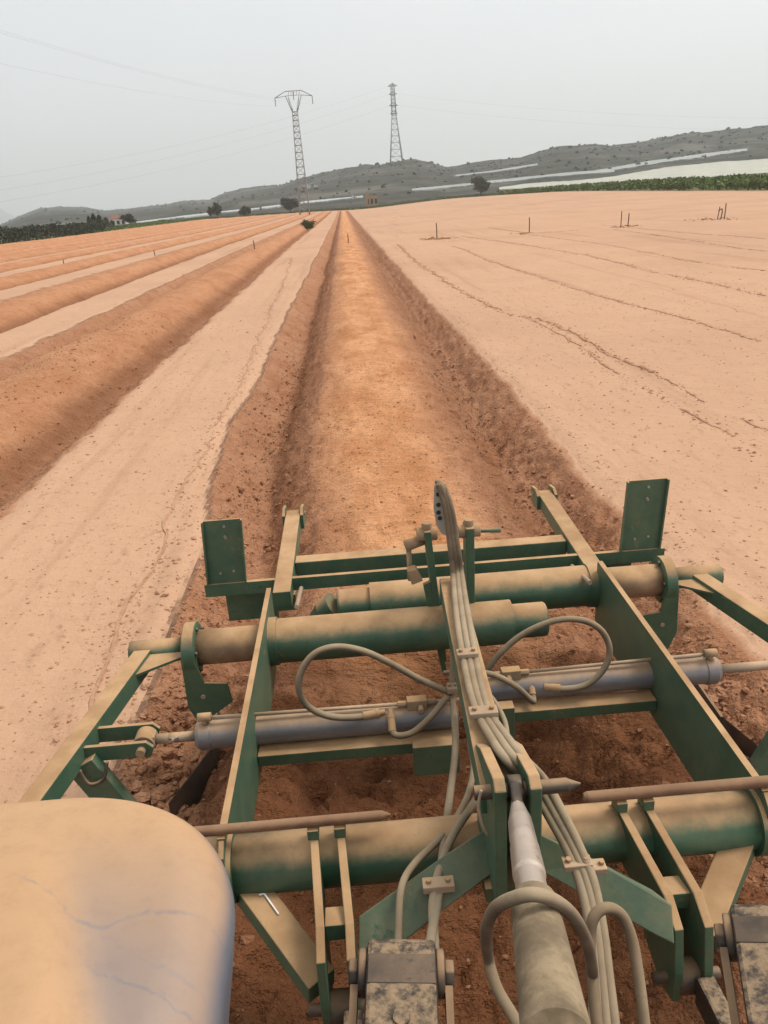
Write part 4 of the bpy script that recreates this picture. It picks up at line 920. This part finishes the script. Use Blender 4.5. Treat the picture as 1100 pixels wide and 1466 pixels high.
o = mb.build('bracing', 'galv', py_); o['kind'] = 'stuff'
topc = Vector((pb.x, pb.y, pb.z+hP)); hw = hpx(390, 150, 150, PY_)
sc_ = PY_*.84/1100
def fk(dx, dz): return topc+Vector((dx*sc_, 0, dz*sc_))
for s in (-1, 1):
    m1 = MB().cyl(fk(s*4, 0), fk(s*12, 22), .13, n=6).cyl(fk(s*3, 2), fk(s*8, 21), .09, n=6).cyl(fk(s*3, 0), fk(s*7, 10), .08, n=5).cyl(fk(s*7, 10), fk(s*8, 21), .06, n=5)
    m1.build('fork_arm', 'galv', py_)
m2 = MB().cyl(fk(-28, 20), fk(-12, 28), .12, n=6).cyl(fk(-12, 28), fk(12, 28), .12, n=6).cyl(fk(12, 28), fk(28, 20), .12, n=6).cyl(fk(-28, 20), fk(-10, 22), .09, n=6).cyl(fk(28, 20), fk(10, 22), .09, n=6).cyl(fk(-10, 22), fk(10, 22), .07, n=6)
for k in range(-2, 3): m2.cyl(fk(k*4, 22), fk(k*4+2, 28), .06, n=4)
m2.build('crossarm', 'galv', py_)
WP = []
for dx, z0 in ((-28, 20), (0, 27), (28, 20)):
    MB().lathe(fk(dx, z0), fk(dx, z0-11), [(0, .05)]+[(k/10, .16 if k % 2 else .07) for k in range(1, 10)]+[(1, .05)], 8).build('insulator', 'glassins', py_); WP.append(fk(dx, z0-11))
# ------------------------------------------------------------------ tall tower on the hill
TYd = 840.
tp = hill_at(568, 233); TYd = tp.y; tt = Py(559, 119, TYd); hT = tt.z-tp.z; tp = Vector((tp.x, tp.y, tp.z-1))
tw_ = thing('lattice_tower', tp, 'tall slender lattice tower standing on the central hill', 'tower')
sT = TYd*1.08/1100
mb = MB(); h1 = hT*.62; leg1 = lattice(mb, tp, h1, 15*sT, 5*sT, 8, .2)
for i in range(4): MB().cyl(leg1(i, -1), leg1(i, h1), .38, .30, 6).build('leg', 'galv', tw_)
t2 = tp+Vector((0, 0, h1)); leg2 = lattice(mb, t2, hT-h1, 5*sT, 4*sT, 9, .22)
for i in range(4): MB().cyl(leg2(i, 0), leg2(i, hT-h1), .34, .30, 6).build('mast_leg', 'galv', tw_)
o = mb.build('bracing', 'galv', tw_); o['kind'] = 'stuff'
for f_, w_ in ((.98, 5.2), (.88, 4.5), (.74, 5.0), (.64, 4.2)):
    z = tp.z+hT*f_; MB().cyl((tp.x-w_*sT, tp.y, z), (tp.x+w_*sT, tp.y, z), .5, n=6).cyl((tp.x-w_*sT, tp.y, z), (tp.x, tp.y, z+2.2), .22, n=5).cyl((tp.x+w_*sT, tp.y, z), (tp.x, tp.y, z+2.2), .22, n=5).build('crossarm', 'galv', tw_)
MB().cyl((tp.x, tp.y, tp.z+hT), (tp.x, tp.y, tp.z+hT+2*sT), .6, .15, 6).build('peak', 'galv', tw_)

# ------------------------------------------------------------------ conductors
def wire(a, b, sag, r, label, grp):
    a, b = Vector(a), Vector(b); q = []
    for k in range(33): t = k/32; p = a.lerp(b, t); q.append(p-Vector((0, 0, sag*4*t*(1-t))))
    return tag(MB().rings(q, [r]*33, 4).build('power_line', 'wire'), label, 'power line', grp)
ends = [Vector((-75, -60, 24)), Vector((-69, -60, 27)), Vector((-63, -60, 24))]
for i, (a, b) in enumerate(zip(WP, ends)):
    wire(a, b, 5.5, .009, ['power line from the left insulator of the lattice pylon towards upper left', 'power line from the middle insulator of the lattice pylon towards upper left', 'power line from the right insulator of the lattice pylon towards upper left'][i], 'lines from the lattice pylon')
for i, (f_, u, v) in enumerate(((.98, 0, 256), (.88, 0, 276), (.74, 0, 293))):
    a = Vector((tp.x-4.5*sT, tp.y, tp.z+hT*f_)); b = Py(u-120, v+14, 560)
    wire(a, b, 9, .04, ['highest power line running left from the tall tower', 'middle power line running left from the tall tower', 'lowest power line running left from the tall tower'][i], 'lines from the tall tower')
for i, (f_, v) in enumerate(((.88, 168), (.74, 186))):
    a = Vector((tp.x+4.5*sT, tp.y, tp.z+hT*f_)); b = Py(1250, v, 700)
    wire(a, b, 7, .03, ['upper power line running right from the tall tower', 'lower power line running right from the tall tower'][i], 'lines from the tall tower')

# ------------------------------------------------------------------ buildings
M['brickwall'] = flat('tan_masonry', (.33, .22, .14), .9, .3, 2); M['white_wall'] = flat('white_render', (.62, .60, .56), .9, .1, 1); M['rooftile'] = flat('red_roof', (.22, .10, .07), .9, .25, 2); M['opening'] = flat('dark_opening', (.03, .03, .03), .9, .1)
def house(name, u, vb, wpx, hpx_, y, label, wall, roof=None, wins=3):
    b = onground(u, vb, y); s = y*1.08/1100; w_, h_, dp = wpx*s, hpx_*s, max(4., wpx*s*.7)
    t = thing(name, b, label, 'building'); x0, x1, y0, y1, z0, z1 = b.x-w_/2, b.x+w_/2, b.y, b.y+dp, b.z-.6, b.z+h_
    wl = MB().box(x0, x1, y0, y1, z0, z1).build('wall', wall, t)
    for k in range(wins):
        xc = x0+w_*(k+.5)/wins; MB().box(xc-w_*.09, xc+w_*.09, y0-.06, y0+.1, b.z+h_*.35, b.z+h_*.75).build('window', 'opening', wl)
    if roof:
        ym = (y0+y1)/2; r = h_*.4
        MB().prism([(x0-.3, y0-.3, z1), (x0-.3, y1+.3, z1), (x0-.3, ym, z1+r)], (w_+.6, 0, 0)).build('roof', roof, t)
    else:
        MB().box(x0, x0+w_*.3, y0-.02, y1, z1, z1+h_*.28).build('broken_wall_top', wall, wl)
        MB().box(x0-.1, x0+w_*.18, y0-.12, y1+.1, b.z-.6, z1*.98).build('corner_pier', wall, wl)
house('ruined_hut', 533, 292, 15, 14, 343, 'tan roofless masonry hut at the far end of the worked bed', 'brickwall')
house('farm_house', 171, 326, 18, 10, 262, 'low farmhouse with reddish roof beside the cypress trees', 'white_wall', 'rooftile')
for i, (u, v, w_) in enumerate(((442, 270, 4), (453, 271, 4), (508, 285, 6))):
    p = hill_at(u, v); house('white_shed', u, v, w_, 3.5, p.y, ['small white shed on the hillside left of another, behind the pylon', 'small white shed on the hillside just right of the pylon legs', 'white shed between the pylon and the ruined hut'][i], 'white_wall', None, 1)

# ------------------------------------------------------------------ haze
hm = bpy.data.materials.new('haze'); hm.use_nodes = True; ht_ = hm.node_tree; ht_.nodes.clear()
ho = ht_.nodes.new('ShaderNodeOutputMaterial'); hv = ht_.nodes.new('ShaderNodeVolumePrincipled'); hv.inputs['Color'].default_value = (.89, .93, .955, 1); hv.inputs['Density'].default_value = 2.6e-4
hv.inputs['Anisotropy'].default_value = .2
ht_.links.new(hv.outputs[0], ho.inputs['Volume'])
hz = MB().box(-9500, 9500, -400, 11500, -8, 420).build('haze', hm); tag(hz, 'thin pale haze over the far hills', 'haze', None, 'stuff')
